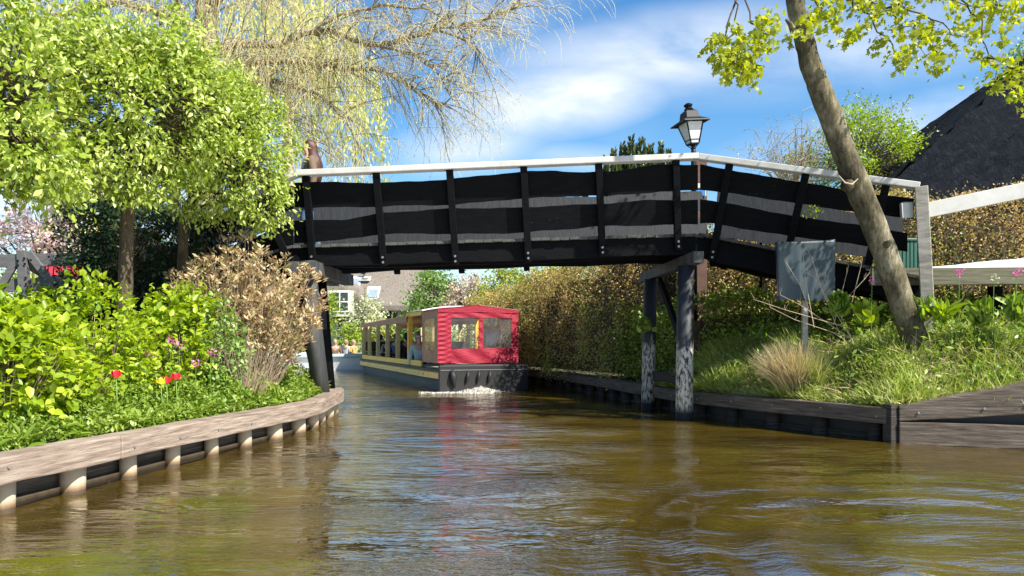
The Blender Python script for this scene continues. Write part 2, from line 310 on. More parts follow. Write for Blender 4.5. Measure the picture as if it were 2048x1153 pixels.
def pile_mat():
    m, nt, b = newmat('pile_black_peeled'); co = objco(nt); g = nt.nodes.new('ShaderNodeNewGeometry')
    s = nt.nodes.new('ShaderNodeSeparateXYZ'); nt.links.new(g.outputs['Position'], s.inputs[0])
    n = noise(nt, co, 11, 6, .7, .4, (1, 1, .35)); hgt = mth(nt, 'ADD', s.outputs[2], mth(nt, 'MULTIPLY', n, .9))
    f = mth(nt, 'MULTIPLY', mth(nt, 'SUBTRACT', 1.62, hgt), 9, clamp=True)
    n3 = noise(nt, co, 30, 4, .6, 0, (1, 1, .4)); f = mth(nt, 'MULTIPLY', f, mth(nt, 'MULTIPLY', mth(nt, 'SUBTRACT', n3, .40), 7, clamp=True))
    wet = mth(nt, 'MULTIPLY', mth(nt, 'SUBTRACT', s.outputs[2], .10), 9, clamp=True); f = mth(nt, 'MULTIPLY', f, wet)
    mxx = nt.nodes.new('ShaderNodeMixRGB'); nt.links.new(f, mxx.inputs[0]); mxx.inputs[1].default_value = (.013, .014, .018, 1); mxx.inputs[2].default_value = (.42, .38, .32, 1)
    nt.links.new(mxx.outputs[0], b.inputs['Base Color']); b.inputs['Roughness'].default_value = .6; bump(nt, b, n3, .6, .01); return m
M['pile'] = pile_mat()
M['tarpile'] = surf('worn_tarred_pile', (.022, .024, .026), (.05, .052, .052), .65, 6, (1, 1, .25), .6, .008, .3, c3=(.09, .085, .075))
def quaypile_mat():
    m, nt, b = newmat('quay_pile_wood'); co = objco(nt); g = nt.nodes.new('ShaderNodeNewGeometry')
    s = nt.nodes.new('ShaderNodeSeparateXYZ'); nt.links.new(g.outputs['Position'], s.inputs[0])
    n = noise(nt, co, 9, 5, .6, .3, (1, 1, .3)); f = mth(nt, 'MULTIPLY', mth(nt, 'ADD', mth(nt, 'SUBTRACT', s.outputs[2], .05), mth(nt, 'MULTIPLY', n, .05)), 14, clamp=True)
    nt.links.new(ramp(nt, f, [(0, (.05, .03, .012)), (.35, (.16, .10, .045)), (.6, (.24, .18, .11)), (1, (.33, .27, .19))]), b.inputs['Base Color']); b.inputs['Roughness'].default_value = .75; bump(nt, b, n, .5, .01); return m
M['quaypile'] = quaypile_mat()
def water_mat():
    m, nt, b = newmat('canal_water'); co = objco(nt)
    big = noise(nt, co, .55, 4, .55, .8, (1, 1.6, 1))
    nt.links.new(ramp(nt, big, [(.3, (.030, .018, .002)), (.5, (.055, .036, .004)), (.72, (.085, .060, .007))]), b.inputs['Base Color'])
    b.inputs['Roughness'].default_value = .025; b.inputs['IOR'].default_value = 5.0; b.inputs['Specular IOR Level'].default_value = .5
    a = noise(nt, co, 5.0, 3, .5, .8, (.55, 1.5, 1), (0, 0, .12)); c = noise(nt, co, 17, 3, .55, .5, (.6, 1.5, 1), (0, 0, -.2)); d = noise(nt, co, 1.7, 2, .5, .9, (.6, 1.3, 1))
    # streaks of choppier water
    k = mth(nt, 'MULTIPLY', mth(nt, 'SUBTRACT', noise(nt, co, .9, 3, .5, .5, (.5, 1.8, 1), (0, 0, .15)), .42), 4, clamp=True)
    h = mth(nt, 'ADD', mth(nt, 'MULTIPLY', a, .016), mth(nt, 'ADD', mth(nt, 'MULTIPLY', d, .032), mth(nt, 'MULTIPLY', mth(nt, 'MULTIPLY', c, k), .012)))
    bump(nt, b, h, .8, 1.0); return m
M['water'] = water_mat()
def plastic_mat(name, col, a):
    m, nt, b = newmat(name); b.inputs['Base Color'].default_value = (*col, 1); b.inputs['Roughness'].default_value = .15
    t = nt.nodes.new('ShaderNodeBsdfTransparent'); mxs = nt.nodes.new('ShaderNodeMixShader')
    f = mth(nt, 'MULTIPLY', noise(nt, objco(nt), 3, 3), a*2, clamp=True); nt.links.new(f, mxs.inputs[0])
    nt.links.new(t.outputs[0], mxs.inputs[1]); nt.links.new(b.outputs[0], mxs.inputs[2]); nt.links.new(mxs.outputs[0], nt.nodes['Material Output'].inputs[0]); return m
M['plastic'] = plastic_mat('clear_plastic_window', (.55, .55, .55), .045); M['plastic2'] = plastic_mat('scuffed_plastic_window', (.50, .24, .12), .42)

# ---------------------------------------------------------------- banks and water
QL = np.array([(-9, -20), (-3.75, 3), (-3.35, 5.07), (-2.91, 7.6), (-2.56, 9.45), (-2.62, 10.7), (-2.80, 12.2), (-3.4, 13.3), (-4.6, 15.2), (-6.3, 18), (-9.5, 21), (-25, 23), (-600, 24)], float)
QR = np.array([(600, 5), (8.6, 7.3), (4.33, 8.6), (2.88, 11.25), (2.31, 13.5), (1.63, 16.8), (.55, 20.5), (-1.2, 24.8), (-3.0, 30), (-4.5, 36), (-5.2, 39), (-30, 41), (-600, 42)], float)
def pdist(x, y, Q):
    x = np.asarray(x, float); y = np.asarray(y, float); best = np.full(x.shape, 1e9)
    for (a, b), (c, d) in zip(Q[:-1], Q[1:]):
        vx, vy = c-a, d-b; t = np.clip(((x-a)*vx+(y-b)*vy)/(vx*vx+vy*vy), 0, 1)
        best = np.minimum(best, np.hypot(x-a-t*vx, y-b-t*vy))
    return best
def sst(t): t = np.clip(t, 0, 1); return t*t*(3-2*t)
def hL(x, y): d = pdist(x, y, QL); return .36+.22*sst(d/2.2)+.03*np.sin(x*3+y*2)*sst(d)
def hR(x, y): d = pdist(x, y, QR); near = sst((14.5-np.asarray(y, float))/2); return .36+(.62*sst((d-.1)/1.0)+.35*sst((d-1.3)/1.8))*near+.15*sst(d/2)+.03*np.sin(x*4+y*3)*sst(d)
def landR(name, mat):
    # rows follow the quay, columns step away from it
    ys = np.concatenate([[7.3], np.linspace(7.6, 13.8, 64), np.linspace(14.5, 39, 30)]); q = np.array(QR[1:11])[::1]; xq = np.interp(ys, q[:, 1], q[:, 0])
    ds = np.concatenate([np.linspace(0, 4, 34), [5, 7, 10, 16, 30, 100, 590]]); X = xq[:, None]+ds[None]; Y = np.repeat(ys[:, None], len(ds), 1)
    Z = hR(X, Y); n, k = X.shape; I = np.arange(n*k).reshape(n, k)
    Fc = np.stack([I[:-1, :-1], I[:-1, 1:], I[1:, 1:], I[1:, :-1]], -1).reshape(-1, 4)
    return tag(link(name, npmesh(name, np.stack([X, Y, Z], -1).reshape(-1, 3), [Fc]), mat, smooth=True), 'grassy mound of earth along the right quay', 'ground', kind='structure')
def landL(name, mat):
    ys = np.concatenate([[-20, 0], np.linspace(3, 13.3, 60), np.linspace(14, 23, 20)]); q = QL[:12]; xq = np.interp(ys, q[:, 1], q[:, 0])
    ds = np.concatenate([np.linspace(0, 5, 30), [6, 8, 12, 20, 100, 560]]); X = xq[:, None]-ds[None]; Y = np.repeat(ys[:, None], len(ds), 1)
    Z = hL(X, Y); n, k = X.shape; I = np.arange(n*k).reshape(n, k)
    Fc = np.stack([I[:-1, :-1], I[1:, :-1], I[1:, 1:], I[:-1, 1:]], -1).reshape(-1, 4)
    return tag(link(name, npmesh(name, np.stack([X, Y, Z], -1).reshape(-1, 3), [Fc]), mat, smooth=True), 'garden soil behind the left quay', 'ground', kind='structure')
landR('ground', M['soil']); landL('garden_ground', M['soil'])
g = MB(); g.hexa([(-900, 39.1, -.5), (900, 39.1, -.5), (900, 1500, -.5), (-900, 1500, -.5), (-900, 39.1, .42), (900, 39.1, .42), (900, 1500, .42), (-900, 1500, .42)])
tag(g.build('far_ground', M['meadow']), 'far meadow ground beyond the canal', 'ground', kind='structure')
def water():
    xs = np.concatenate([[-900, -100, -30, -16], np.linspace(-9.5, 9.5, 420), [16, 30, 100, 900]]); ys = np.concatenate([[-60, -15, -3, 1], np.geomspace(3.2, 40, 420), [50, 80, 200, 900]])
    X, Y = np.meshgrid(xs, ys); Z = np.zeros_like(X); rg = np.random.default_rng(3)
    for i in range(34):
        lam = rg.uniform(.35, 2.4); th = rg.normal(1.45, .55); k = 2*np.pi/lam; kx, ky = k*math.cos(th), k*math.sin(th)
        wob = .5*np.sin(X*.7+i)+.4*np.sin(Y*.5+i*2)
        Z += .0015*lam**.9*np.sin(kx*X+ky*Y+wob+rg.uniform(0, 6))
    # diverging swirl ripples at the lower right (wake of the camera's boat)
    r = np.hypot((X-2.6), (Y-4.0)); Z += .012*np.sin(r*13+np.sin(X*3)*.8)*np.exp(-((r-1.6)/1.1)**2)
    # wake behind the tour boat
    dx = X+.9-.15*(17-Y); Z += .006*np.cos(7*(np.abs(dx)-.30*(17.5-Y)))*np.exp(-((np.abs(dx)-.30*(17.5-Y))/.7)**2)*(Y < 17.5)*np.exp(-(17.5-Y)/9)
    Z *= (np.abs(X) < 9.5)*np.exp(-(Y/30)**2)*sst((Y-1)/2)
    n, k = X.shape; I = np.arange(n*k).reshape(n, k); Fc = np.stack([I[:-1, :-1], I[:-1, 1:], I[1:, 1:], I[1:, :-1]], -1).reshape(-1, 4)
    return tag(link('water', npmesh('water', np.stack([X, Y, Z], -1).reshape(-1, 3), [Fc]), M['water'], smooth=True), 'rippled brown canal water reflecting the sky', 'water', kind='structure')
water()

# ---------------------------------------------------------------- quays
def along(Q, step, start=0):
    Q = [Vector((a[0], a[1], 0)) for a in Q]; out = []; acc = start
    for a, b in zip(Q[:-1], Q[1:]):
        l = (b-a).length; d = (b-a).normalized()
        while acc <= l: out.append((a+d*acc, d)); acc += step
        acc -= l
    return out
def quay(name, label, Q, side, cap_m, pile_m, back_m, zt=.4, zb=.215, step=.62, pr=.085, sink=.02):
    root = empty(name, (Q[0][0], Q[0][1], 0), label=label, cat='quay'); o = Vector(root.location)
    def off(P, k):  # offset a polyline sideways
        P = [Vector((a[0], a[1])) for a in P]; R = []
        for i, p in enumerate(P):
            d = (P[min(i+1, len(P)-1)]-P[max(i-1, 0)]).normalized(); R.append(p+Vector((d.y, -d.x))*k*side)
        return R
    fine = [Q[0]]
    Qs = [Vector((a[0], a[1])) for a in Q]
    # smooth path
    pts = []
    for i in range(len(Qs)-1):
        p0 = Qs[max(i-1, 0)]; p1 = Qs[i]; p2 = Qs[i+1]; p3 = Qs[min(i+2, len(Qs)-1)]
        for t in np.linspace(0, 1, 8, endpoint=False):
            pts.append(.5*((2*p1)+(p2-p0)*t+(2*p0-5*p1+4*p2-p3)*t*t+(3*p1-p0-3*p2+p3)*t**3))
    pts.append(Qs[-1])
    segs = []; cur = [pts[0]]; acc = 0
    for a, b in zip(pts[:-1], pts[1:]):
        cur.append(b); acc += (b-a).length
        if acc > 2.9: segs.append(cur); cur = [b]; acc = 0
    if len(cur) > 1: segs.append(cur)
    for sgi, sg in enumerate(segs):
        a = off(sg, .06); b = off(sg, -.17); n = len(sg); mb = MB(o); vs = []
        for i in range(n):
            f = .006 if 0 < i < n-1 else 0
            dd = (sg[min(i+1, n-1)]-sg[max(i-1, 0)]).normalized()*(0.004 if i == 0 else (-0.004 if i == n-1 else 0))
            zz = zt+random.uniform(-1, 1)*f
            vs += [(a[i].x+dd.x, a[i].y+dd.y, zb+random.uniform(-1, 1)*f), (a[i].x+dd.x, a[i].y+dd.y, zz), (b[i].x+dd.x, b[i].y+dd.y, zz), (b[i].x+dd.x, b[i].y+dd.y, zb)]
        fs = []
        for i in range(n-1):
            for k in range(4): p = i*4+k; q = i*4+(k+1) % 4; fs.append((p, q, q+4, p+4))
        fs += [(3, 2, 1, 0), tuple((n-1)*4+k for k in range(4))]
        mb.add(vs, fs).build('cap_beam', cap_m, root, bevel=.012)
    # back boards
    a = off(pts, -.19); mb = MB(o)
    mb.strip([(p.x, p.y, zb+.002) for p in a], [(p.x, p.y, -.6) for p in a], (0, 0, 0.0001)) if False else None
    for p, q in zip(a[:-1], a[1:]):
        mb.beam((p.x, p.y, -.2), (q.x, q.y, -.2), .04, .82)
    mb.build('sheeting', back_m, root)
    a = off(pts, -.15); mb = MB(o)
    for p, q in zip(a[:-1], a[1:]): mb.beam((p.x, p.y, .03), (q.x, q.y, .03), .03, .07)
    mb.build('lower_waling', pile_m, root)
    for (p, d) in along([(q.x, q.y) for q in off(pts, -.10)], step, .25):
        r = pr*random.uniform(.78, 1.15); h = MB(o); h.tube([(p.x+random.uniform(-.03, .03), p.y+random.uniform(-.03, .03), -.5), (p.x+random.uniform(-.012, .012), p.y, -.05), (p.x, p.y, zb-.001)], [r*.9, r*random.uniform(.95, 1.05), r], 14)
        h.build('pile', pile_m, root, smooth=True)
    # bolts on the front
    for (p, d) in along([(q.x, q.y) for q in off(pts, .062)], step*1.0, .12):
        if random.random() < .75:
            z = (zt+zb)/2+random.uniform(-.03, .03); nrm = Vector((d.y, -d.x, 0))*side
            MB(o).tube([(p.x, p.y, z), Vector((p.x, p.y, z))+nrm*.010], .011, 8).build('bolt', M['bolt'], root)
    return root
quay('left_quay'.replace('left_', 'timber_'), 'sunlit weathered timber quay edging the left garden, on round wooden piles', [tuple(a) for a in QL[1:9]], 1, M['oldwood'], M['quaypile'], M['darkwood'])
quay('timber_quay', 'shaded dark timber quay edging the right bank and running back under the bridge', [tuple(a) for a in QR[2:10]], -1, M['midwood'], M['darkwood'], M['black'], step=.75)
# near right angled revetment
r = empty('timber_revetment', (4.33, 8.6, 0), label='heavy dark timber revetment with slanted upper beam at the right edge', cat='revetment'); o = Vector(r.location)
d = Vector((8.6-4.33, 7.3-8.6, 0)).normalized(); nn = Vector((d.y, -d.x, 0))
def rv(t, z, k=0): p = Vector((4.36, 8.58, 0))+d*t+nn*k; return Vector((p.x, p.y, z))
def rbeam(name, t0, t1, za, zb2, ta, tb2, k0, k1, mat):
    n = 14; mb = MB(o); vs = []; fs = []
    for i in range(n):
        t = i/(n-1); s = t0+(t1-t0)*t; j = .008
        zl = za+(tb2-za)*0+(zb2-za)*t; zh = ta+(tb2-ta)*t
        vs += [rv(s, zl+random.uniform(-j, j), k0), rv(s, zh+random.uniform(-j, j), k0+.01), rv(s, zh+random.uniform(-j, j), k1), rv(s, zl, k1)]
    for i in range(n-1):
        for k in range(4): p = i*4+k; q = i*4+(k+1) % 4; fs.append((p, q, q+4, p+4))
    fs += [(3, 2, 1, 0), tuple((n-1)*4+k for k in range(4))]
    return mb.add(vs, fs).build(name, mat, r, bevel=.012)
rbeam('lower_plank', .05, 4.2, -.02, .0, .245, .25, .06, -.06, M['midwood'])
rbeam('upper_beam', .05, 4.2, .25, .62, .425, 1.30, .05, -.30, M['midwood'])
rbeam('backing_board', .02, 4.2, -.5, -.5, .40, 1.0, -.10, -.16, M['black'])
MB(o).box(rv(-.03, .19, 0), (.10, .13, .50), .3).build('corner_post', M['darkwood'], r, bevel=.01)
for t in (.25, .9, 1.3, 2.1, 2.9): 
    p = rv(t, .33+t*.1, .055); MB(o).tube([p, p+nn*.012], .013, 8).build('bolt', M['bolt'], r)

# ---------------------------------------------------------------- footbridge
FL = math.radians(15)
BR = empty('footbridge', (-2.9, 11.3, 0), label='black timber footbridge with white handrails arching over the canal', cat='footbridge'); BO = Vector(BR.location)
class Side:
    def __init__(s, P0, dirh):
        s.P0 = Vector(P0); s.dir = Vector((*dirh, 0)).normalized(); s.nin = Vector((-s.dir.y, s.dir.x, 0))
        s.n = Vector((-s.nin.x*math.cos(FL), -s.nin.y*math.cos(FL), -math.sin(FL)))
    def hit(s, px, py, off=0):
        C = Vector((0, 0, CAMZ)); d = Vector(((px-CX)/F, 1, (HY-py)/F)); P = s.P0+s.n*off
        return C+d*((P-C).dot(s.n)/d.dot(s.n))
    def mirror(s, p, width=1.36):
        dd = (p-s.P0).dot(s.nin); q = p+s.nin*(width-2*dd)
        return q
MS = Side((2.77, 11.25, 2.65), (1, 0)); RS = Side((2.77, 11.25, 2.65), (2.75, -1.15))
def pl(pts, x):  # interpolate pixel polyline
    a = np.array(pts, float); return float(np.interp(x, a[:, 0], a[:, 1]))
def slope_ext(pts, x):
    a = np.array(pts, float)
    if x < a[0, 0]: k = (a[1, 1]-a[0, 1])/(a[1, 0]-a[0, 0]); return a[0, 1]+k*(x-a[0, 0])
    return pl(pts, x)
def panel(side, top, bot, x0, x1, n, jit, both=True, mat=None, shift=0):
    ph = random.uniform(0, 9); ph2 = random.uniform(0, 9)
    for far in ((False, True) if both else (False,)):
        T = []; B = []
        for i in range(n+1):
            x = x0+(x1-x0)*i/n; wv = lambda p: jit*(math.sin(x*.019+p)+.6*math.sin(x*.047+2*p)+.35*math.sin(x*.13+p))
            a = side.hit(x, slope_ext(top, x)+wv(ph+far*3)); b = side.hit(x, slope_ext(bot, x)+wv(ph2+far*2))
            if far: a = side.mirror(a); b = side.mirror(b)
            if far and side is MS and x < 700: k_ = .65*min(1, max(0, (700-x)/112)); a.x -= k_; b.x -= k_
            if far and side is MS and x > 1330: a.x += .55; b.x += .55
            T.append(a); B.append(b)
        th = -side.n*.035
        if far: th = Vector((-th.x, -th.y, th.z)); th = Vector((side.nin.x, side.nin.y, 0))*.035
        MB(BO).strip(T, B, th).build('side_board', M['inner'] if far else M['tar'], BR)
T1 = [(590, 366), (760, 365), (900, 360), (1050, 343), (1110, 340), (1160, 345), (1230, 344), (1310, 331), (1398, 329)]
B1 = [(590, 414), (750, 415), (900, 410), (1000, 400), (1100, 396), (1200, 392), (1340, 382), (1398, 380)]
T2 = [(590, 443), (690, 439), (760, 426), (900, 419), (1040, 415), (1110, 411), (1200, 410), (1300, 401), (1398, 399)]
B2 = [(590, 486), (680, 480), (760, 470), (900, 468), (1040, 466), (1140, 460), (1200, 453), (1300, 450), (1398, 449)]
for a, b in ((T1, B1), (T2, B2)): panel(MS, a, b, 588, 1396, 60, 1.2)
T3 = [(1398, 330), (1450, 338), (1626, 369), (1710, 386), (1830, 397)]; B3 = [(1398, 380), (1579, 404), (1706, 424), (1823, 439)]
T4 = [(1362, 395), (1400, 399), (1582, 431), (1700, 448), (1817, 468)]; B4 = [(1362, 450), (1422, 448), (1575, 471), (1728, 493), (1812, 504)]
panel(RS, T3, B3, 1400, 1828, 34, 1.0); panel(RS, T4, B4, 1400, 1815, 34, 1.0)
# left ramp boards drop towards the left bank
TL1 = [(380, 452), (590, 368)]; BL1 = [(380, 500), (590, 416)]; TL2 = [(380, 525), (590, 441)]; BL2 = [(380, 572), (590, 488)]
panel(MS, TL1, BL1, 380, 586, 14, 1.0); panel(MS, TL2, BL2, 380, 586, 14, 1.0)
def post(side, tx, ty, bx, by, wpx=14, far=True):
    for fr in ((False, True) if far else (False,)):
        a = side.hit(tx, ty, .055); b = side.hit(bx, by, .055)
        if fr: a = side.mirror(a); b = side.mirror(b)
        MB(BO).beam(a, b, .10, .095, (side.nin.x, side.nin.y, 0)).build('rail_post', M['tar'], BR, bevel=.006)
        if not fr:
            for k in (.90, .955):
                c = a+(b-a)*k+side.n*.05; MB(BO).tube([c, c+side.n*.02], .017, 8).build('bolt', M['bolt'], BR)
for a in ((612, 352, 626, 530), (752, 345, 768, 532), (899, 339, 912, 530), (1047, 332, 1057, 524), (1197, 326, 1205, 512), (1351, 318, 1356, 500)): post(MS, *a)
for a in ((1460, 324, 1424, 522), (1612, 347, 1568, 538), (1772, 371, 1730, 556)): post(RS, *a)
post(MS, 515, 398, 598, 556); post(MS, 400, 440, 470, 600)
# handrails
def rail(side, p0, p1, far=True, n=1):
    for fr in ((False, True) if far else (False,)):
        a = side.hit(*p0, .045); b = side.hit(*p1, .045)
        if fr: a = side.mirror(a); b = side.mirror(b)
        if fr and side is MS and p0[0] > 500: a.x -= .65; b.x += .60
        if fr and side is MS and p0[0] < 500: a.x -= .65; b.x -= .65
        MB(BO).beam(a, b, .17, .085).build('handrail', M['white_paint'], BR, bevel=.01)
rail(MS, (594, 348), (1396, 314)); rail(RS, (1398, 315), (1838, 373)); rail(MS, (396, 430), (592, 349))
# deck
def dz(x):
    return np.interp(x, [-8.2, -3.35, 2.77, 5.6], [.95, 2.60, 2.78, 2.05])
deck = MB(BO); n = 0
x = -8.0
while x < 2.75:
    z0 = float(dz(x)); z1 = float(dz(x+.14)); c = random.uniform(-.004, .004); e = random.uniform(-.01, .01)
    deck.hexa([(x, 11.21+e, z0-.04+c), (x+.135, 11.21+e, z1-.04+c), (x+.135, 12.66+e, z1-.04+c), (x, 12.66+e, z0-.04+c), (x, 11.21+e, z0+c), (x+.135, 11.21+e, z1+c), (x+.135, 12.66+e, z1+c), (x, 12.66+e, z0+c)]); x += .143
nr = RS.nin; s = 0; dr = RS.dir
while s < 3.0:
    z0 = 2.78-.255*s; z1 = 2.78-.255*(s+.135); p = Vector((2.80, 11.17, 0))+dr*s; q = p+dr*.135; a0 = p+nr*1.42; a1 = q+nr*1.42
    if s < .8: a0 = Vector((2.80, 12.66, 0)).lerp(a0, s/.8) if s < .4 else a0
    deck.hexa([(p.x, p.y, z0-.04), (q.x, q.y, z1-.04), (a1.x, a1.y, z1-.04), (a0.x, a0.y, z0-.04), (p.x, p.y, z0), (q.x, q.y, z1), (a1.x, a1.y, z1), (a0.x, a0.y, z0)]); s += .143
deck.build('deck', M['bridgedeck'], BR)
def edge_beam(pts, h=.26, wd=.14, name='edge_beam'):
    for a, b in zip(pts[:-1], pts[1:]):
        a = Vector(a); b = Vector(b); t = (b-a); n = 8; mb = MB(BO)
        sd = Vector((-t.y, t.x, 0)).normalized()*wd
        T = [a+t*i/n+Vector((0, 0, random.uniform(-.008, .003))) for i in range(n+1)]; B = [p-Vector((0, 0, h+random.uniform(-.02, .02))) for p in T]
        mb.strip(T, B, sd).build(name, M['tar'], BR)
edge_beam([(-8, 11.28, .98-.045), (-3.4, 11.28, 2.55), (2.76, 11.28, 2.735)]); edge_beam([(-8, 12.40, .98-.045), (-3.4, 12.40, 2.55), (2.76, 12.40, 2.735)])
P0 = Vector((2.8, 11.3, 2.735)); P1 = P0+dr*3.0+Vector((0, 0, -.255*3.0)); edge_beam([P0, P1], .3)
edge_beam([P0+nr*1.2, P1+nr*1.2], .3)
edge_beam([(-3.35, 11.95, 2.55), (2.76, 11.95, 2.735)], .24, .12, 'joist')
# supports
def capbeam(a, b, wd=.17, h=.19): MB(BO).beam(a, b, wd, h).build('cross_beam', M['tarpile'], BR, bevel=.008)
capbeam((-3.20, 10.95, 2.235), (-3.14, 13.25, 2.235)); capbeam((-2.93, 10.93, 2.24), (-2.87, 13.2, 2.24))
capbeam((2.70, 10.85, 2.385), (2.38, 13.6, 2.31), .16, .17)
def pilecol(a, b, r0, r1, m='pile'): MB(BO).tube([Vector(a), Vector(a).lerp(Vector(b), .5)+Vector((random.uniform(-.01, .01), 0, 0)), b], [r0, (r0+r1)/2, r1], 18).build('support_pile', M[m], BR, smooth=True)
pilecol((-2.86, 11.25, .30), (-3.05, 11.2, 2.36), .135, .115, 'tarpile'); pilecol((-2.93, 11.62, .30), (-3.22, 11.25, 2.14), .10, .10, 'tar'); pilecol((-2.99, 12.25, .30), (-3.12, 12.2, 2.14), .11, .10, 'tar')
pilecol((2.57, 11.2, -.6), (2.60, 11.2, 2.29), .135, .12); pilecol((2.33, 12.9, -.6), (2.38, 12.9, 2.23), .12, .11)
MB(BO).beam((2.50, 12.7, 2.2), (2.56, 11.35, 1.2), .07, .12).build('brace', M['tar'], BR, bevel=.006)
MB(BO).beam((-3.1, 12.3, 2.1), (-2.85, 11.4, 1.3), .07, .12).build('brace', M['tar'], BR, bevel=.006)
MB(BO).beam((2.72, 11.42, .58), (2.42, 12.75, .58), .07, .16).build('brace', M['darkwood'], BR, bevel=.006)
# landing posts for ramp
pl_ = P1+nr*.1; pilecol((P1.x-.1, P1.y+.15, .5), (P1.x-.1, P1.y+.15, P1.z-.3), .1, .1)

# ---------------------------------------------------------------- right landing: post, white rail, edge beam
LR = empty('landing_stage', (5.45, 9.9, .9), label='grey timber landing with square post and white rail at the right foot of the bridge', cat='landing stage'); LO = Vector(LR.location)
MB(LO).beam((5.53, 9.9, .8), (5.40, 9.9, 3.20), .155, .155, (.5, 1, 0)).build('square_post', M['greywood'], LR, bevel=.008)
MB(LO).beam((5.18, 9.99, 2.90), (5.33, 9.985, 2.91), .06, .20).build('rail_stub', M['white_paint'], LR, bevel=.005)
MB(LO).beam((5.50, 9.97, 2.90), (8.8, 9.45, 3.55), .055, .20).build('white_rail', M['white_paint'], LR, bevel=.006)
MB(LO).beam((4.9, 10.25, 2.04), (9.2, 9.85, 2.04), .09, .23).build('edge_plank', M['plankwood'], LR, bevel=.006)
mb = MB(LO)
for i in range(28):
    mb.box((5.0+i*.15, 11.2-i*.012, 2.10), (.14, 2.0, .035))
mb.build('deck', M['deckwood'], LR)
for x in (6.7, 8.3): MB(LO).tube([(x, 10.4, .7), (x, 10.4, 1.92)], .09, 12).build('support_post', M['tar'], LR)
MB(LO).box((5.35, 10.05, 3.0), (.25, .08, .05)).build('bracket', M['greywood'], LR)
# white tarpaulin (covered upturned boat)
def tarp_cover():
    nx, ny = 24, 10; vs = []; fs = []
    for i in range(nx+1):
        for j in range(ny+1):
            u = i/nx; v = j/ny*2-1; x = 5.72+u*4.2; wd = .62*math.sin(math.pi*min(1, .12+u*.6))**.6; h = .38*min(1, (.12+u*1.1))**.8*(1-abs(v)**2.2)
            vs.append((x, 10.95-u*.25+v*wd, 2.13+h+.006*math.sin(u*31+v*4)))
    for i in range(nx):
        for j in range(ny): a = i*(ny+1)+j; fs.append((a, a+1, a+ny+2, a+ny+1))
    mb = MB((7.5, 10.9, 2.13)); mb.add(vs, fs); o = mb.build('tarpaulin_cover', M['whitetarp'], smooth=True)
    sm = o.modifiers.new('solid', 'SOLIDIFY'); sm.thickness = .02
    tag(o, 'white tarpaulin stretched over an upturned hull on the right landing', 'tarpaulin')
tarp_cover()
b = empty('waste_bin', W(1812, 560, 10.9), label='dark green ribbed bin at the foot of the bridge ramp', cat='bin'); bo = Vector(b.location)
mb = MB(bo)
for k in range(7): mb.box((bo.x-.16+k*.055, bo.y, 2.35), (.045, .30, .50))
mb.box((bo.x, bo.y, 2.33), (.36, .26, .46)); mb.build('body', M['green_bin'], b, bevel=.006); MB(bo).box((bo.x, bo.y, 2.62), (.42, .34, .04)).build('lid', M['green_bin'], b, bevel=.01)

# ---------------------------------------------------------------- lantern, brown post with sign, wrapped sign
lt = empty('street_lamp', (2.42*13.15/11, 13.15, .5), label='black four sided lantern on a post rising behind the bridge peak', cat='street lamp'); 
base = W(1387, 300, 13.15); lt.location = (base.x, 13.15, .5); lo = Vector(lt.location)
Mt = Matrix.Rotation(math.radians(-7), 3, 'Y')
MB(lo).tube([(base.x+.02, 13.15, .5), (base.x, 13.15, base.z-.05), base+Mt@Vector((0, 0, .05))], [.06, .045, .03], 12).build('pole', M['iron'], lt, smooth=True)
MB(lo).lathe([(.02, 0), (.05, .02), (.03, .05), (.07, .09), (.075, .11)], base, 12, Mt).build('lamp_holder', M['iron'], lt)
R45 = Mt@Matrix.Rotation(math.radians(17), 3, 'Z')
k = math.sqrt(2)
MB(lo).lathe([(.075*k, .11), (.155*k, .46)], base, 4, R45).build('lamp_glass', M['lampglass'], lt)
mb = MB(lo)
for i in range(4):
    a = math.pi/2*i+math.pi/4; p = base+R45@Vector((.078*k*math.cos(a), .078*k*math.sin(a), .10)); q = base+R45@Vector((.162*k*math.cos(a), .162*k*math.sin(a), .47)); mb.beam(p, q, .018, .018)
    a2 = a+math.pi/2; p2 = base+R45@Vector((.078*k*math.cos(a2), .078*k*math.sin(a2), .10)); mb.beam(p, p2, .018, .018)
    p3 = base+R45@Vector((.092*k*math.cos(a), .092*k*math.sin(a), .165)); p4 = base+R45@Vector((.092*k*math.cos(a2), .092*k*math.sin(a2), .165)); mb.beam(p3, p4, .012, .012)
    mb.beam(p, base+Mt@Vector((0, 0, .0)), .014, .014)
mb.build('lamp_frame', M['iron'], lt)
MB(lo).lathe([(.255*k, .455), (.25*k, .475), (.13*k, .545), (.11*k, .66), (.07*k, .69)], base, 4, R45).build('lamp_roof', M['iron'], lt)
MB(lo).lathe([(.05, .68), (.085, .71), (.05, .74), (.07, .765), (.08, .79), (.03, .82)], base, 12, Mt).build('finial', M['iron'], lt)
p = W(1401, 318, 13.6); bp = empty('signpost', (p.x, 13.6, .5), label='square brown wooden post carrying a small blue board behind the bridge peak', cat='signpost'); bo = Vector(bp.location)
MB(bo).box((p.x, 13.6, (p.z+.5)/2), (.20, .16, p.z-.5)).build('post', M['brownpost'], bp, bevel=.01); MB(bo).box((p.x, 13.6, p.z+.02), (.26, .22, .04)).build('post_cap', M['brownpost'], bp, bevel=.01)
p = W(1401, 383, 13.45); MB(bo).box((p.x, 13.49, p.z), (.22, .02, .16)).build('board_edge', M['frame'], bp, bevel=.004); MB(bo).box((p.x, 13.476, p.z), (.19, .012, .13)).build('blue_board', M['blue'], bp); MB(bo).box((p.x-.03, 13.467, p.z-.035), (.10, .008, .045)).build('red_mark', M['redcloth'], bp)
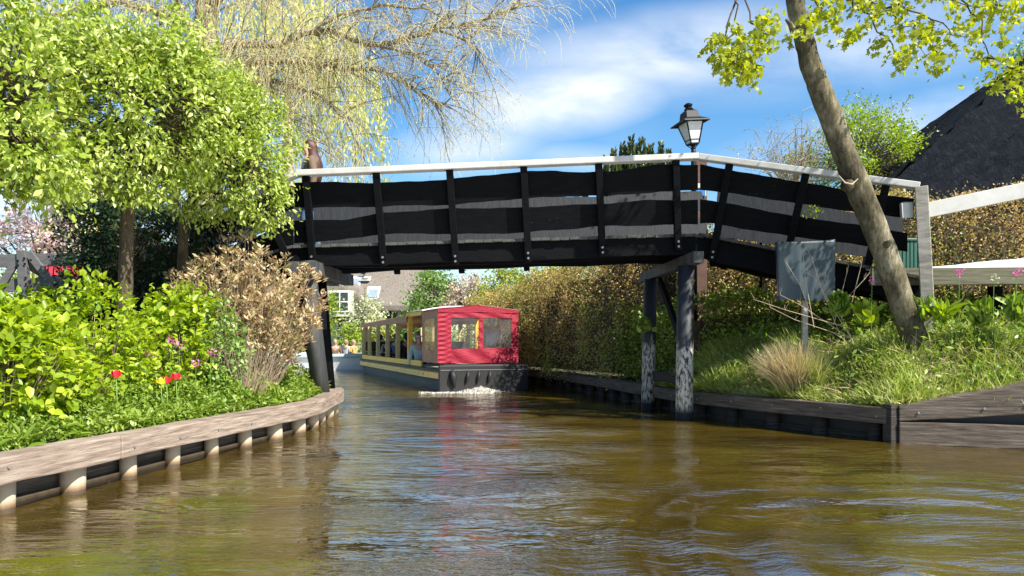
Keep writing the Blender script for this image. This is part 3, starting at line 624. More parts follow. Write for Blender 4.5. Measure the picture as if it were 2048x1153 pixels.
def wrapped_sign():
    Y = 10.15; a = W(1552, 484, Y); b = W(1668, 480, Y); h = .81; r = empty('covered_sign', (W(1610, 600, Y).x, Y, 1.0), label='sign board wrapped in grey blue cloth on a post in the right bank', cat='covered sign'); o = Vector(r.location)
    nx, nz = 22, 20; vs = []; fs = []
    for side in (0, 1):
        for i in range(nx+1):
            for j in range(nz+1):
                u = i/nx; v = j/nz; x = a.x+(b.x-a.x)*u+(.03*u-.01)*v*0; z = a.z+(b.z-a.z)*u-h*v+(.018*math.sin(u*7) if j == nz else 0)-(.012*math.sin(math.pi*u) if j == 0 else 0)
                fold = .014*math.sin(u*17+v*3)*v+.045*math.exp(-((u-.36-.05*v)/.06)**2)*v+.045*math.exp(-((u-.8+.25*v)/.06)**2)*v
                y = Y-.035-fold if side == 0 else Y+.035+.01*math.sin(u*11)*v
                vs.append((x+(.03*v if u == 0 else 0), y, z))
    m = (nx+1)*(nz+1)
    for side in (0, 1):
        for i in range(nx):
            for j in range(nz): q = side*m+i*(nz+1)+j; fs.append((q, q+1, q+nz+2, q+nz+1))
    for j in range(nz): fs.append((j, j+1, m+j+1, m+j)); q = nx*(nz+1)+j; fs.append((q, q+1, m+q+1, m+q))
    for i in range(nx): q = i*(nz+1); fs.append((q, q+nz+1, m+q+nz+1, m+q))
    MB(o).add(vs, fs).build('cloth', M['tarp'], r, smooth=True)
    MB(o).box(((a.x+b.x)/2, Y, a.z-.38), ((b.x-a.x)-.04, .02, .70)).build('board', M['greywood'], r)
    MB(o).box(((a.x+b.x)/2, Y+.01, (a.z-.5+.6)/2), (.07, .05, a.z-.5-.6)).build('post', M['greywood'], r)
wrapped_sign()

# ---------------------------------------------------------------- people
def skinned(name, nodes, edges, mat, parent, sub=2, root=0):
    me = bpy.data.meshes.new(name); me.from_pydata([tuple(n[0]) for n in nodes], edges, []); o = link(name, me, mat, parent)
    o.modifiers.new('skin', 'SKIN'); 
    for i, n in enumerate(nodes):
        sv = me.skin_vertices[0].data[i]; r = n[1]; sv.radius = r if hasattr(r, '__len__') else (r, r); sv.use_root = (i == root)
    s = o.modifiers.new('sub', 'SUBSURF'); s.levels = sub; s.render_levels = sub
    o.modifiers['skin'].use_smooth_shade = True
    return o
def person(label, loc, rz, sit=False, top=None, legs=None, hair=None, long_hair=False, hat=None, arms='down', lean=0, scale=1, group=None, shoes=None, walk=0.0):
    """faces local -Y"""
    r = empty('person', loc, rz, label, 'person', group); r.scale = (scale,)*3
    V = Vector; ph = .50 if sit else .95
    dx = lambda z: -lean*(z-ph)
    pel = V((0, 0, ph)); sp = V((0, dx(ph+.2), ph+.20)); ch = V((0, dx(ph+.42), ph+.42)); nk = V((0, dx(ph+.56), ph+.56)); hb = V((0, dx(ph+.60)-.02, ph+.62)); hm = V((0, dx(ph+.7)-.015, ph+.70)); ht = V((0, dx(ph+.8), ph+.785))
    nodes = [(pel, (.15, .11)), (sp, (.125, .095)), (ch, (.165, .105)), (nk, .052), (hb, (.062, .07)), (hm, (.076, .092)), (ht, (.055, .065))]; edges = [(0, 1), (1, 2), (2, 3), (3, 4), (4, 5), (5, 6)]
    nodes.append((hm+V((0, -.105, -.012)), (.012, .014))); edges.append((5, 7))     # nose
    for s in (-1, 1):
        e = hm+V((s*.030, -.088, .012)); MB().tube([e+V((0, .006, 0)), e, e-V((0, .005, 0))], [.009, .012, .004], 8).build('eye', M['dhair'], r, smooth=True)
    armn = []; legn = []
    for s in (-1, 1):
        i = len(nodes); sh = ch+V((s*.19, 0, .06))
        if arms == 'down': el = sh+V((s*.05, .03, -.28)); wr = el+V((s*.01, -.06, -.25))
        elif arms == 'fwd': el = sh+V((s*.06, -.06, -.26)); wr = el+V((-s*.03, -.22, .02))
        else: el = sh+V((s*.08, -.02, -.26)); wr = el+V((-s*.10, -.20, -.03))
        hd = (wr-el).normalized(); pm = wr+hd*.07
        nodes += [(sh, .062), (el, .045), (wr, .030), (pm, (.022, .036))]; edges += [(2, i), (i, i+1), (i+1, i+2), (i+2, i+3)]; armn.append((i, i+1, i+2))
        for k in range(5):
            off = (k-2)*.018; ln = (.05, .07, .078, .072, .055)[k]; base_i = i+3; lat = V((0, 1, 0)) if abs(hd.z) > .7 else V((s, 0, 0))
            st = pm+lat*off+hd*(.02 if k else -.02); e = st+hd*ln*.6+V((-s*.006, 0, -.008)); e2 = e+hd*ln*.4+V((-s*.014, 0, -.012)); j = len(nodes)
            nodes += [(st, .010), (e, .009), (e2, .007)]; edges += [(base_i, j), (j, j+1), (j+1, j+2)]
        i = len(nodes); hp = pel+V((s*.09, 0, -.04))
        if sit: kn = hp+V((s*.03, -.42, .02)); an = kn+V((0, .02, -.42)); toe = an+V((0, -.17, -.05))
        else: w_ = walk*s; kn = hp+V((0, -.03-w_*.5, -.42)); an = kn+V((0, .04+w_*(.9 if w_ < 0 else -.1)*-1, -.42)); toe = an+V((0, -.16, -.05))
        nodes += [(hp, .095), (kn, .062), (an, .042), (toe, (.038, .025))]; edges += [(0, i), (i, i+1), (i+1, i+2), (i+2, i+3)]; legn.append((i, i+1, i+2, i+3))
    skinned('body', nodes, edges, M['skin'], r)
    tn = [(pel+V((0, 0, .0)), (.165, .125)), (sp, (.145, .115)), (ch, (.185, .125)), (ch+V((0, 0, .10)), (.075, .07))]; te = [(0, 1), (1, 2), (2, 3)]
    for (a, b_, c) in armn:
        i = len(tn); tn += [(nodes[a][0], .078), (nodes[b_][0], .060), (nodes[c][0], .045)]; te += [(2, i), (i, i+1), (i+1, i+2)]
    skinned('jacket', tn, te, top, r)
    ln_ = [(pel, (.158, .12))]; le = []
    for q in legn:
        i = len(ln_); ln_ += [(nodes[q[0]][0], .108), (nodes[q[1]][0], .075), (nodes[q[2]][0], .060)]; le += [(0, i), (i, i+1), (i+1, i+2)]
    skinned('trousers', ln_, le, legs or M['navy'], r)
    for q in legn: skinned('shoe', [(nodes[q[2]][0]+V((0, .03, -.04)), (.046, .045)), (nodes[q[3]][0], (.048, .032))], [(0, 1)], shoes or M['dhair'], r, 1)
    if hat is not None:
        skinned('hat', [(hm+V((0, .02, .03)), (.11, .115)), (ht+V((0, .015, .01)), (.085, .09))], [(0, 1)], hat, r)
        skinned('cap_brim', [(hm+V((0, -.09, .05)), (.06, .014)), (hm+V((0, -.16, .04)), (.045, .010))], [(0, 1)], hat, r, 1)
    else:
        lx = lean
        def hp_(y, z): return (0, y-lx*z, ph+z)
        if long_hair: hp = [(.02, .83, .02), (.015, .815, .06), (.02, .78, .092), (.042, .70, .100), (.055, .61, .092), (.072, .52, .120), (.090, .40, .138), (.11, .28, .115), (.125, .18, .075), (.13, .10, .02)]
        else: hp = [(.01, .83, .02), (.012, .815, .055), (.018, .78, .088), (.026, .71, .100), (.04, .64, .085), (.05, .59, .03)]
        MB().tube([hp_(y, z) for y, z, q in hp], [q for y, z, q in hp], 14).build('hair', hair, r, smooth=True)
    return r
zd = lambda x: float(dz(x))
person('woman with long auburn hair in a tan coat walking on the bridge', (-3.17, 11.7, zd(-3.17)-.04), math.radians(-62), top=M['tancoat'], legs=M['jeans'], hair=M['hair'], long_hair=True, scale=.98, walk=.12, shoes=M['whitecloth'])
person('person in a blue top and jeans on the left ramp, mostly hidden by the tree', (-4.25, 12.1, zd(-4.25)), math.radians(-80), top=M['jeans'], legs=M['navy'], hair=M['dhair'], walk=.15, shoes=M['whitecloth'])

# ---------------------------------------------------------------- tour boat
def tour_boat():
    P = W(875, 720, 17.8); P.z = 0; ang = math.atan(.365); hd = Vector((-math.sin(ang), math.cos(ang), 0)); sd = Vector((math.cos(ang), math.sin(ang), 0))
    r = empty('tour_boat', P, ang, 'long yellow and black tour boat with a crimson canvas stern tent under the bridge', 'tour boat')
    B = 2.05; Lb = 13.6
    def hullsec(name, prof, mat, inset=0, closed=True):
        """prof: list of (z, outset) ring levels; plan = pointed bow shape"""
        mb = MB(); n = 26; rings = []
        plan = []
        for i in range(n+1):
            t = i/n; y = -0.35+t*(Lb+1.0); wd = (B/2+.02)*(1-max(0, (t-.78)/.22)**2.2)*(1-.08*max(0, (.1-t)/.1)); plan.append((y, wd))
        vs = []; fs = []
        for (z, o_) in prof:
            ring = [(B/2-(w_+o_*(1 if w_ > .05 else .2)), y) for y, w_ in plan]+[(B/2+(w_+o_*(1 if w_ > .05 else .2)), y) for y, w_ in reversed(plan)]
            vs += [(a, y+(-o_ if k in (0, len(ring)-1) else 0), z) for k, (a, y) in enumerate(ring)]
        m = 2*(n+1)
        for k in range(len(prof)-1):
            for i in range(m): a = k*m+i; b2 = k*m+(i+1) % m; fs.append((a, b2, b2+m, a+m))
        fs.append(tuple(range(m))[::-1]); fs.append(tuple((len(prof)-1)*m+i for i in range(m)))
        return mb.add(vs, fs).build(name, mat, r)
    hullsec('hull', [(-.3, -.25), (0, -.10), (.22, -.03)], M['hull'])
    hullsec('lower_fender', [(.22, -.02), (.24, .05), (.27, .05), (.275, .0)], M['rubber'])
    hullsec('rubbing_strake', [(.275, .0), (.285, .06), (.42, .07), (.45, .02)], M['rub'])
    hullsec('upper_fender', [(.45, .0), (.46, .06), (.51, .06), (.525, .0)], M['rubber'])
    MB().box((B/2, -.415, .30), (B+.16, .10, .62)).build('transom_skirt', M['rubber'], r, bevel=.02)
    # side wall with open cockpit: thin walls
    for x in (0.0, B):
        mb = MB(); T = []; Bt = []
        for i in range(20):
            t = i/19; y = 1.7+t*11.7; wd = B/2*(1-max(0, ((y+.35)/(Lb+1.0)-.78)/.22)**2.2); xx = B/2-wd if x == 0 else B/2+wd
            T.append((xx, y, .67)); Bt.append((xx, y, .52))
        mb.strip(T, Bt, (.04 if x == 0 else -.04, 0, 0)).build('sill', M['olive'], r)
    MB().box((B/2, 6.2, .535), (B-.15, 12.4, .02)).build('floor', M['greywood'], r)
    # posts
    ys = [3.25, 4.95, 6.6, 8.35, 10.1, 11.9, 13.0]
    for x in (.05, B-.05):
        for i, y in enumerate(ys):
            wd = B/2*(1-max(0, ((y+.35)/(Lb+1.0)-.78)/.22)**2.2); xx = B/2-(wd-.05) if x < 1 else B/2+(wd-.05)
            if i == 0: MB().beam((xx, y, .5), (xx, y, 1.93), .13, .13, (0, 1, 0)).build('yellow_post', M['yellow'], r, bevel=.008)
            else: MB().beam((xx, y, .62), (xx, y, 1.72), .07, .12, (1, 0, 0)).build('roof_post', M['post'], r)
    MB().beam((.05, 1.7, 1.92), (.05, 3.3, 1.92), .10, .13).build('yellow_lintel', M['yellow'], r, bevel=.006); MB().beam((B-.05, 1.7, 1.92), (B-.05, 3.3, 1.92), .10, .13).build('yellow_lintel', M['yellow'], r, bevel=.006)
    MB().beam((.0, 3.25, 1.935), (B, 3.25, 1.935), .12, .10).build('yellow_lintel', M['yellow'], r, bevel=.006)
    # roof (arched) with hanging brown fascia
    def arch(y0, y1, z0, rise, mat, name, ov=.06, th=.03, narrow=1.0):
        vs = []; fs = []; n = 10
        for (y, k) in ((y0, 1), (y1, narrow)):
            for i in range(n+1):
                t = i/n*2-1; vs.append((B/2+t*(B/2+ov)*k, y, z0+rise*(1-t*t))); 
            for i in range(n+1):
                t = i/n*2-1; vs.append((B/2+t*(B/2+ov)*k, y, z0+rise*(1-t*t)-th))
        m = 2*(n+1)
        for i in range(n): fs += [(i, i+1, m+i+1, m+i), (n+1+i, m+n+1+i, m+n+2+i, n+2+i), (i, n+1+i, n+2+i, i+1), (m+i, m+i+1, m+n+2+i, m+n+1+i)]
        fs += [(0, m, m+n+1, n+1), (n, 2*n+1, m+2*n+1, m+n)]
        return MB().add(vs, fs).build(name, mat, r)
    arch(3.2, 13.35, 1.88, .13, M['brown_canvas'], 'roof', narrow=.72)
    arch(1.6, 3.3, 1.985, .12, M['frame'], 'front_roof', ov=0)
    for x in (0, 1):
        T = []; Bt = []
        for i in range(18):
            t = i/17; y = 3.22+t*10.1; k = (B/2+.075)*(1-(1-.72)*t); xx = B/2+(-k if x == 0 else k); sag = .012*math.sin(t*55)
            T.append((xx, y, 1.885)); Bt.append((xx+(sag if x == 0 else -sag), y, 1.70+.008*math.sin(t*37)))
        MB().strip(T, Bt, (.012, 0, 0)).build('fascia', M['brown_canvas'], r)
    # stern tent
    z0, z1 = .65, 1.93
    def cloth(name, pts, th, mat, nu=10, nv=8, amp=.010, fr=26):
        a, b_, c, d_ = [Vector(q) for q in pts]; T = Vector(th); vs = []; fs = []
        for s_ in (0, 1):
            for i in range(nu+1):
                for j in range(nv+1):
                    u = i/nu; v = j/nv; p = (a*(1-u)+b_*u)*(1-v)+(d_*(1-u)+c*u)*v; vs.append(p+T*s_+T.normalized()*(amp*math.sin(p.z*fr+p.x*9+p.y*7)*(1 if 0 < i < nu else 0)))
        m = (nu+1)*(nv+1)
        for s_ in (0, 1):
            for i in range(nu):
                for j in range(nv): q = s_*m+i*(nv+1)+j; fs.append((q, q+1, q+nv+2, q+nv+1))
        for i in range(nu):
            q = i*(nv+1); fs.append((q, q+nv+1, m+q+nv+1, m+q)); q += nv; fs.append((q, q+nv+1, m+q+nv+1, m+q))
        for j in range(nv): fs.append((j, j+1, m+j+1, m+j)); q = nu*(nv+1)+j; fs.append((q, q+1, m+q+1, m+q))
        return MB().add(vs, fs).build(name, mat, r, smooth=False)
    th = (0, .015, 0)
    wx = [.0, .40, .90, 1.02, 1.12, 1.83, B]  # columns on stern
    cloth('stern_canvas', [(0, 0, z0), (.34, 0, z0), (.34, 0, z1-.02), (0, 0, z1-.05)], th, M['red'], 8, 22, .012, 55)
    cloth('stern_canvas', [(1.86, 0, z0), (B, 0, z0), (B, 0, z1-.05), (1.86, 0, z1-.02)], th, M['red'], 6, 16)
    cloth('stern_canvas', [(.34, 0, z0), (1.86, 0, z0), (1.86, 0, z0+.36), (.34, 0, z0+.34)], th, M['red'], 26, 8, .015, 14)
    cloth('stern_canvas', [(.34, 0, 1.74), (1.86, 0, 1.74), (1.86, 0, 1.91), (.34, 0, 1.91)], th, M['red'], 20, 5)
    cloth('stern_canvas', [(1.02, -.012, z0+.34), (1.14, -.012, z0+.34), (1.13, -.012, 1.76), (1.02, -.012, 1.76)], th, M['red'], 4, 12)
    for a, b_ in ((.34, 1.02), (1.14, 1.86)): MB().box(((a+b_)/2, .012, (z0+.35+1.74)/2), (b_-a, .006, 1.74-z0-.35)).build('plastic_window', M['plastic'], r)
    # ridge triangle + roof of tent
    vs = [(0, -.01, 1.87), (B/2, -.01, 2.03), (B, -.01, 1.87), (0, -.01, 1.91), (B/2, -.01, 2.07), (B, -.01, 1.91)]
    MB().strip([(0, -.012, 1.94), (B*.25, -.012, 1.99), (B/2, -.012, 2.05), (B*.75, -.012, 1.99), (B, -.012, 1.94)], [(0, -.012, 1.87), (B*.25, -.012, 1.86), (B/2, -.012, 1.88), (B*.75, -.012, 1.86), (B, -.012, 1.87)], (0, .012, 0)).build('gable_canvas', M['red'], r)
    for a, b_, za, zb_ in ((-.02, B/2, 1.945, 2.06), (B/2, B+.02, 2.06, 1.945)):
        MB().hexa([(a, -.02, za-.012), (b_, -.02, zb_-.012), (b_, 1.65, zb_-.012), (a, 1.65, za-.012), (a, -.02, za), (b_, -.02, zb_), (b_, 1.65, zb_), (a, 1.65, za)]).build('tent_roof', M['red'] if a < 0 else M['brown_canvas'], r)
    for x in (0, B-.012):
        tx = (.012, 0, 0)
        cloth('side_canvas', [(x, 0.02, z0), (x, 1.6, z0), (x, 1.6, z0+.30), (x, 0.02, z0+.30)], tx, M['brown_canvas'] if x == 0 else M['red'])
        cloth('side_canvas', [(x, 0.02, 1.72), (x, 1.6, 1.72), (x, 1.6, 1.93), (x, 0.02, 1.93)], tx, M['brown_canvas'] if x == 0 else M['red'])
        cloth('side_canvas', [(x, 0.02, z0+.3), (x, .30, z0+.3), (x, .30, 1.72), (x, 0.02, 1.72)], tx, M['brown_canvas'] if x == 0 else M['red'], 4, 10)
        cloth('side_canvas', [(x, 1.35, z0+.3), (x, 1.6, z0+.3), (x, 1.6, 1.72), (x, 1.35, 1.72)], tx, M['brown_canvas'] if x == 0 else M['red'], 4, 10)
        MB().box((x+.006, .82, (z0+.3+1.72)/2), (.006, 1.06, 1.72-z0-.3)).build('plastic_window', M['plastic2'], r)
    MB().tube([(B*.52, -.36, .62), (B*.52, -.38, .0)], .025, 8).build('exhaust_pipe', M['bolt'], r)
    MB().box((B/2, -.2, .60), (B-.1, .38, .05)).build('stern_platform', M['rubber'], r, bevel=.01)
    mb = MB()
    mb.tube([(.22, -.50, .50), (.24, -.54, .34), (.27, -.52, .08)], [.04, .09, .02], 10)
    for k in range(3): mb.tube([(.62+k*.27, -.48, .48), (.60+k*.27, -.50, .34), (.55+k*.27, -.49, .18)], [.02, .05, .02], 10)
    mb.build('fenders', M['rubber'], r, smooth=True)
    # seats
    MB().box((B/2, -.47, .50), (B+.1, .012, .014)).build('rub_strip', M['bolt'], r)
    for k in range(6): MB().box((B/2, 3.9+k*1.5, .74), (B-.3, .42, .06)).build('bench', M['darkwood'], r, bevel=.01); MB().box((B/2, 4.12+k*1.5, 1.0), (B-.3, .04, .35)).build('bench_back', M['darkwood'], r, bevel=.01)
    def at(x, y, z): return P+sd*x+hd*y+Vector((0, 0, z))
    person('boatman in a grey shirt standing at the helm inside the crimson tent', at(1.60, .75, .10), ang+math.pi, top=M['greyshirt'], hair=M['greyhair'], arms='fwd', scale=.98)
    person('passenger with a pink woolly hat and pale teal coat at the open boat side', at(.24, 2.95, .05), ang+math.pi*.9, True, top=M['tealcoat'], hat=M['pink'])
    cs = [(.42, 4.0, 'passenger in a white jacket behind the yellow post of the boat', M['whitecloth'], M['greyhair']), (.45, 5.6, 'passenger in a navy coat at the second window of the boat', M['navy'], M['dhair']), (.45, 7.1, 'passenger in blue at the middle window of the boat', M['jeans'], M['dhair']),
          (.45, 8.7, 'passenger in a pale shirt nearer the boat bow', M['greyshirt'], M['fairhair']), (.45, 10.2, 'passenger in maroon nearest the boat bow', M['maroon'], M['dhair']),
          (1.25, 3.95, 'dark haired passenger in navy seen through the left tent window', M['navy'], M['dhair']), (1.62, 5.4, 'passenger in brown seen through the tent window further forward', M['tancoat'], M['dhair']), (.85, 2.5, 'passenger in dark clothes just ahead of the tent window', M['navy'], M['dhair'])]
    for x, y, l, t, h in cs: person(l, at(x, y, .12), ang+math.pi+random.uniform(-.6, .6), True, top=t, hair=h, group='passengers aboard the tour boat')
tour_boat()
# splash of the exhaust water
def splash():
    c = W(962, 0, 17.2); n = 2200; P = np.zeros((n, 3)); a = RNG.uniform(0, 2*np.pi, n); rr = np.abs(RNG.normal(0, .16, n))
    P[:, 0] = c.x+np.cos(a)*rr*1.7; P[:, 1] = 17.2+np.sin(a)*rr*.7; P[:, 2] = .01+np.maximum(0, .13-rr*.35)*RNG.uniform(0, 1, n)
    m = 900; Q = np.stack([RNG.uniform(-2.1, -.4, m)-.0, 16.9+RNG.normal(0, .12, m), RNG.uniform(.008, .02, m)], 1); P = np.concatenate([P, Q])
    o = leaf_mesh('foam', P, RNG.uniform(.008, .026, len(P)), 1.0, M['foam'], tpl=LEAF4, up=2); tag(o, 'white foam splashing under the stern exhaust of the tour boat', 'foam', kind='stuff')
splash()

# ---------------------------------------------------------------- white boats beyond
def white_boat(px, Y, ln, label, rz, tubes=True):
    p = W(px, 0, Y); r = empty('open_boat', (p.x, Y, 0), rz, label, 'boat'); n = 12; vs = []; fs = []
    for i in range(n+1):
        t = i/n; wd = .85*(1-max(0, (t-.6)/.4)**2)+.02; x = -ln/2+t*ln
        vs += [(x, -wd, .52+.1*t*t), (x, -wd*.75, -.1), (x, wd*.75, -.1), (x, wd, .52+.1*t*t), (x, wd-.06, .50), (x, -wd+.06, .50)]
    for i in range(n):
        for k in (0, 1, 2, 3): a = i*6+k; fs.append((a, a+1, a+7, a+6))
    fs += [(0, 1, 2, 3), tuple(n*6+k for k in (3, 2, 1, 0))]
    MB().add(vs, fs).build('hull', M['boatwhite'], r)
    for s in (-1, 1): MB().tube([(-ln/2+i/10*ln, s*(.85*(1-max(0, (i/10-.6)/.4)**2)+.02), .57+.1*(i/10)**2) for i in range(11)], .09, 10).build('gunwale_tube', M['tube'] if tubes else M['boatwhite'], r, smooth=True)
    MB().box((0, 0, .12), (ln*.8, 1.3, .05)).build('floor', M['greywood'], r)
    for k in range(2): MB().box((-ln*.22+k*ln*.35, 0, .38), (.35, 1.4, .06)).build('thwart', M['greywood'], r)
white_boat(688, 31.5, 5.2, 'white open boat with grey green gunwale passing behind the tour boat bow', .12)
white_boat(590, 33.5, 4.6, 'pale moored boat half hidden behind the left bridge piles', -.1, False)
for px, l, t, h in ((672, 'person in brown seated in the distant white boat', M['tancoat'], M['fairhair']), (692, 'person in white seated in the middle of the distant white boat', M['whitecloth'], M['fairhair']), (706, 'person in orange seated in the distant white boat', M['orangecloth'], M['fairhair']), (657, 'person in grey at the stern of the distant white boat', M['greyshirt'], M['dhair'])):
    person(l, (W(px, 0, 31.4).x, 31.4+random.uniform(-.2, .2), -.05), random.uniform(0, 3), True, top=t, hair=h, group='people in the distant boat')

# ---------------------------------------------------------------- houses
def hip_roof(mb, x0, x1, y0, y1, ze, zr, rx0, rx1, ry, th=.35):
    A = [(x0, y0, ze), (x1, y0, ze), (x1, y1, ze), (x0, y1, ze)]; R = [(rx0, ry, zr), (rx1, ry, zr)]
    B = [(a, b, c-th) for a, b, c in A]; vs = A+R+B
    mb.add(vs, [(0, 1, 5, 4), (1, 2, 5), (2, 3, 4, 5), (3, 0, 4), (0, 6, 7, 1), (1, 7, 8, 2), (2, 8, 9, 3), (3, 9, 6, 0), (6, 9, 8, 7)]); return mb
def subdiv(o, cuts=3, amp=.06, sc=1.3):
    m = o.modifiers.new('sub', 'SUBSURF'); m.subdivision_type = 'SIMPLE'; m.levels = cuts; m.render_levels = cuts
    t = bpy.data.textures.new('thatch_lumps', 'CLOUDS'); t.noise_scale = sc; d = o.modifiers.new('disp', 'DISPLACE'); d.texture = t; d.strength = amp; d.mid_level = .5
def window(root, O, x, y, z, w_, h_, nx=2, nz=2, mat=None):
    f = MB(O)
    f.box((x, y, z), (w_, .08, h_)); fo = f.build('window', M['frame'], root)
    pw = (w_-.08*(nx+1))/nx; phh = (h_-.08*(nz+1))/nz; mb = MB(O)
    for i in range(nx):
        for j in range(nz): mb.box((x-w_/2+.08+pw/2+i*(pw+.08), y-.042, z-h_/2+.08+phh/2+j*(phh+.08)), (pw, .02, phh))
    mb.build('pane', M['glass'], fo)
# distant thatched farmhouse
hs1 = empty('thatched_farmhouse', (-9, 44, .4), label='grey thatched farmhouse with skylights seen under the bridge', cat='house'); O = Vector(hs1.location)
MB(O).box((-10.2, 47.0, 1.7), (11.6, 5.6, 2.6)).build('wall', M['wall'], hs1)
o = hip_roof(MB(O), -17.2, -3.4, 43.4, 50.5, 2.9, 6.9, -14.0, -5.8, 47).build('thatched_roof', M['thatch'], hs1); subdiv(o, 4, .18)
def sky_light(px, py, w_=.75, h_=.8):
    y = 45.2; p = W(px, py, y); zr = p.z; yy = 43.4+(zr-2.9)/4*3.6; p = W(px, py, yy-.1)
    mb = MB(O); mb.hexa([(p.x-w_/2, yy-.12-.3, p.z-h_/2), (p.x+w_/2, yy-.12-.3, p.z-h_/2), (p.x+w_/2, yy-.0-.3, p.z-h_/2-.05), (p.x-w_/2, yy-.0-.3, p.z-h_/2-.05), (p.x-w_/2, yy+.28, p.z+h_/2), (p.x+w_/2, yy+.28, p.z+h_/2), (p.x+w_/2, yy+.4, p.z+h_/2), (p.x-w_/2, yy+.4, p.z+h_/2)])
    f = mb.build('skylight', M['frame'], hs1); mb = MB(O); a = w_/2-.09; b_ = h_/2-.1
    mb.hexa([(p.x-a, yy-.40, p.z-b_), (p.x+a, yy-.40, p.z-b_), (p.x+a, yy-.2, p.z-b_), (p.x-a, yy-.2, p.z-b_), (p.x-a, yy+.20, p.z+b_), (p.x+a, yy+.20, p.z+b_), (p.x+a, yy+.3, p.z+b_), (p.x-a, yy+.3, p.z+b_)]); mb.build('pane', M['sky_glass'], f)
sky_light(708, 565); sky_light(746, 586); sky_light(731, 556, .6, .35)
d_ = empty('x', (0, 0, 0)); bpy.data.objects.remove(d_)
p = W(681, 604, 43.2); MB(O).box((p.x, 43.9, p.z-.1), (1.5, 1.6, 1.5)).build('dormer_wall', M['wall'], hs1); window(hs1, O, p.x, 43.06, p.z, 1.1, 1.2, 2, 2)
mb = MB(O); mb.tube([(p.x-1.1, 43.8, p.z-.3), (p.x-.75, 43.8, p.z+.55), (p.x, 43.8, p.z+.85), (p.x+.75, 43.8, p.z+.55), (p.x+1.2, 43.8, p.z-.3)], [.5, .55, .6, .55, .5], 10); mb.build('dormer_thatch', M['thatch'], hs1, smooth=True)
for px in (585, 600, 686, 700): 
    p = W(px, 665, 44.15); window(hs1, O, p.x, 44.17, 1.75, .8, 1.7, 2, 3)
MB(O).box((-9.9, 47, 7.0), (.7, .7, 1.2)).build('chimney', M['brick'], hs1)
for px, py in ((728, 549), (775, 579)):
    p = W(px, py, 45.2); r = MB(O); r.tube([(p.x, 45.2, p.z-.6), (p.x, 45.2, p.z+.15)], .02, 6); r.tube([(p.x-.3, 45.2, p.z+.1), (p.x, 45.2, p.z+.05), (p.x+.15, 45.2, p.z+.25), (p.x+.28, 45.2, p.z+.35)], [.02, .09, .06, .02], 8); r.build('weather_vane', M['iron'], hs1)
# black shed with thatch
s2 = empty('thatched_shed', (-6.2, 38.5, .4), label='small black boarded shed with grey thatched roof beside the farmhouse', cat='shed'); O = Vector(s2.location)
p0 = W(770, 0, 40.5); p1 = W(860, 0, 40.5); MB(O).box(((p0.x+p1.x)/2, 41.8, 1.6), (p1.x-p0.x, 2.6, 2.6)).build('wall', M['black'], s2)
o = hip_roof(MB(O), p0.x-.45, p1.x+.6, 39.9, 43.6, 3.1, 4.7, p0.x+1.0, p1.x-.5, 41.7, .25).build('thatched_roof', M['thatch'], s2); subdiv(o, 3, .08)
window(s2, O, W(797, 0, 40.45).x, 40.47, 2.3, .75, 1.1, 2, 1)
# big dark thatched house on the right
s3 = empty('thatched_house', (14, 22, .6), label='large dark thatched roof rising at the right edge behind the hedge', cat='house'); O = Vector(s3.location)
MB(O).box((15, 23.5, 1.7), (16, 11.8, 2.4)).build('wall', M['brick'], s3)
mb = MB(O)
A = [(6.0, 17, 2.5), (25, 17, 2.5), (25, 30, 2.5), (6, 30, 2.5)]; R = [(16.9, 23.5, 10.6), (25, 23.5, 10.6)]; vs = A+R+[(a, b_, c-.35) for a, b_, c in A]
# grid the front slope and the hip for texture
def quadgrid(a, b_, c, d_, n, m):
    vs = []; fs = []
    for i in range(n+1):
        for j in range(m+1):
            u = i/n; v = j/m; vs.append((Vector(a)*(1-u)+Vector(b_)*u)*(1-v)+(Vector(d_)*(1-u)+Vector(c)*u)*v)
    for i in range(n):
        for j in range(m): q = i*(m+1)+j; fs.append((q, q+m+1, q+m+2, q+1))
    return vs, fs
mb.add(*quadgrid(A[0], A[1], R[1], R[0], 60, 40)); mb.add(*quadgrid(A[3], A[0], R[0], Vector(R[0])+Vector((0, .02, 0)), 30, 40))
mb.add([A[2], A[3], R[0], R[1]], [(0, 1, 2, 3)]); mb.add(A+[(a, b_, c-.35) for a, b_, c in A], [(0, 1, 5, 4), (1, 2, 6, 5), (2, 3, 7, 6), (3, 0, 4, 7), (4, 5, 6, 7)])
mb.v = [v_+Vector((0, random.gauss(0, .035), random.gauss(0, .035))) if abs(v_.z-(-.6+2.5)) > .2 else v_ for v_ in mb.v]
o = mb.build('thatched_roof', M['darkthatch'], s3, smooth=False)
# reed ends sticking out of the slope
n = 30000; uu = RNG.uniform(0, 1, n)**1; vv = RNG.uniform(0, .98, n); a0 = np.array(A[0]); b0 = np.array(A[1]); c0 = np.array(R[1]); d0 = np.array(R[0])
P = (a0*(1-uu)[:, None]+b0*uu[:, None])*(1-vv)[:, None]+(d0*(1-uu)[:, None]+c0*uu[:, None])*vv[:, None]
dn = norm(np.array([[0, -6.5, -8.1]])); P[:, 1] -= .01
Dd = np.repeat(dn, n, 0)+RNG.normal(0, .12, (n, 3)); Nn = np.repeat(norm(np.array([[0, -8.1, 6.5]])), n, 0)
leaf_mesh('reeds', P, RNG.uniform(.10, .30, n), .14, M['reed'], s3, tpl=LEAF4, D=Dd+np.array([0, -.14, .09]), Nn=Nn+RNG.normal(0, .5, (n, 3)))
mb = MB(O); mb.tube([(16.5, 23.5, 10.6), (25, 23.5, 10.65)], .35, 10); mb.build('ridge_cap', M['darkthatch'], s3)

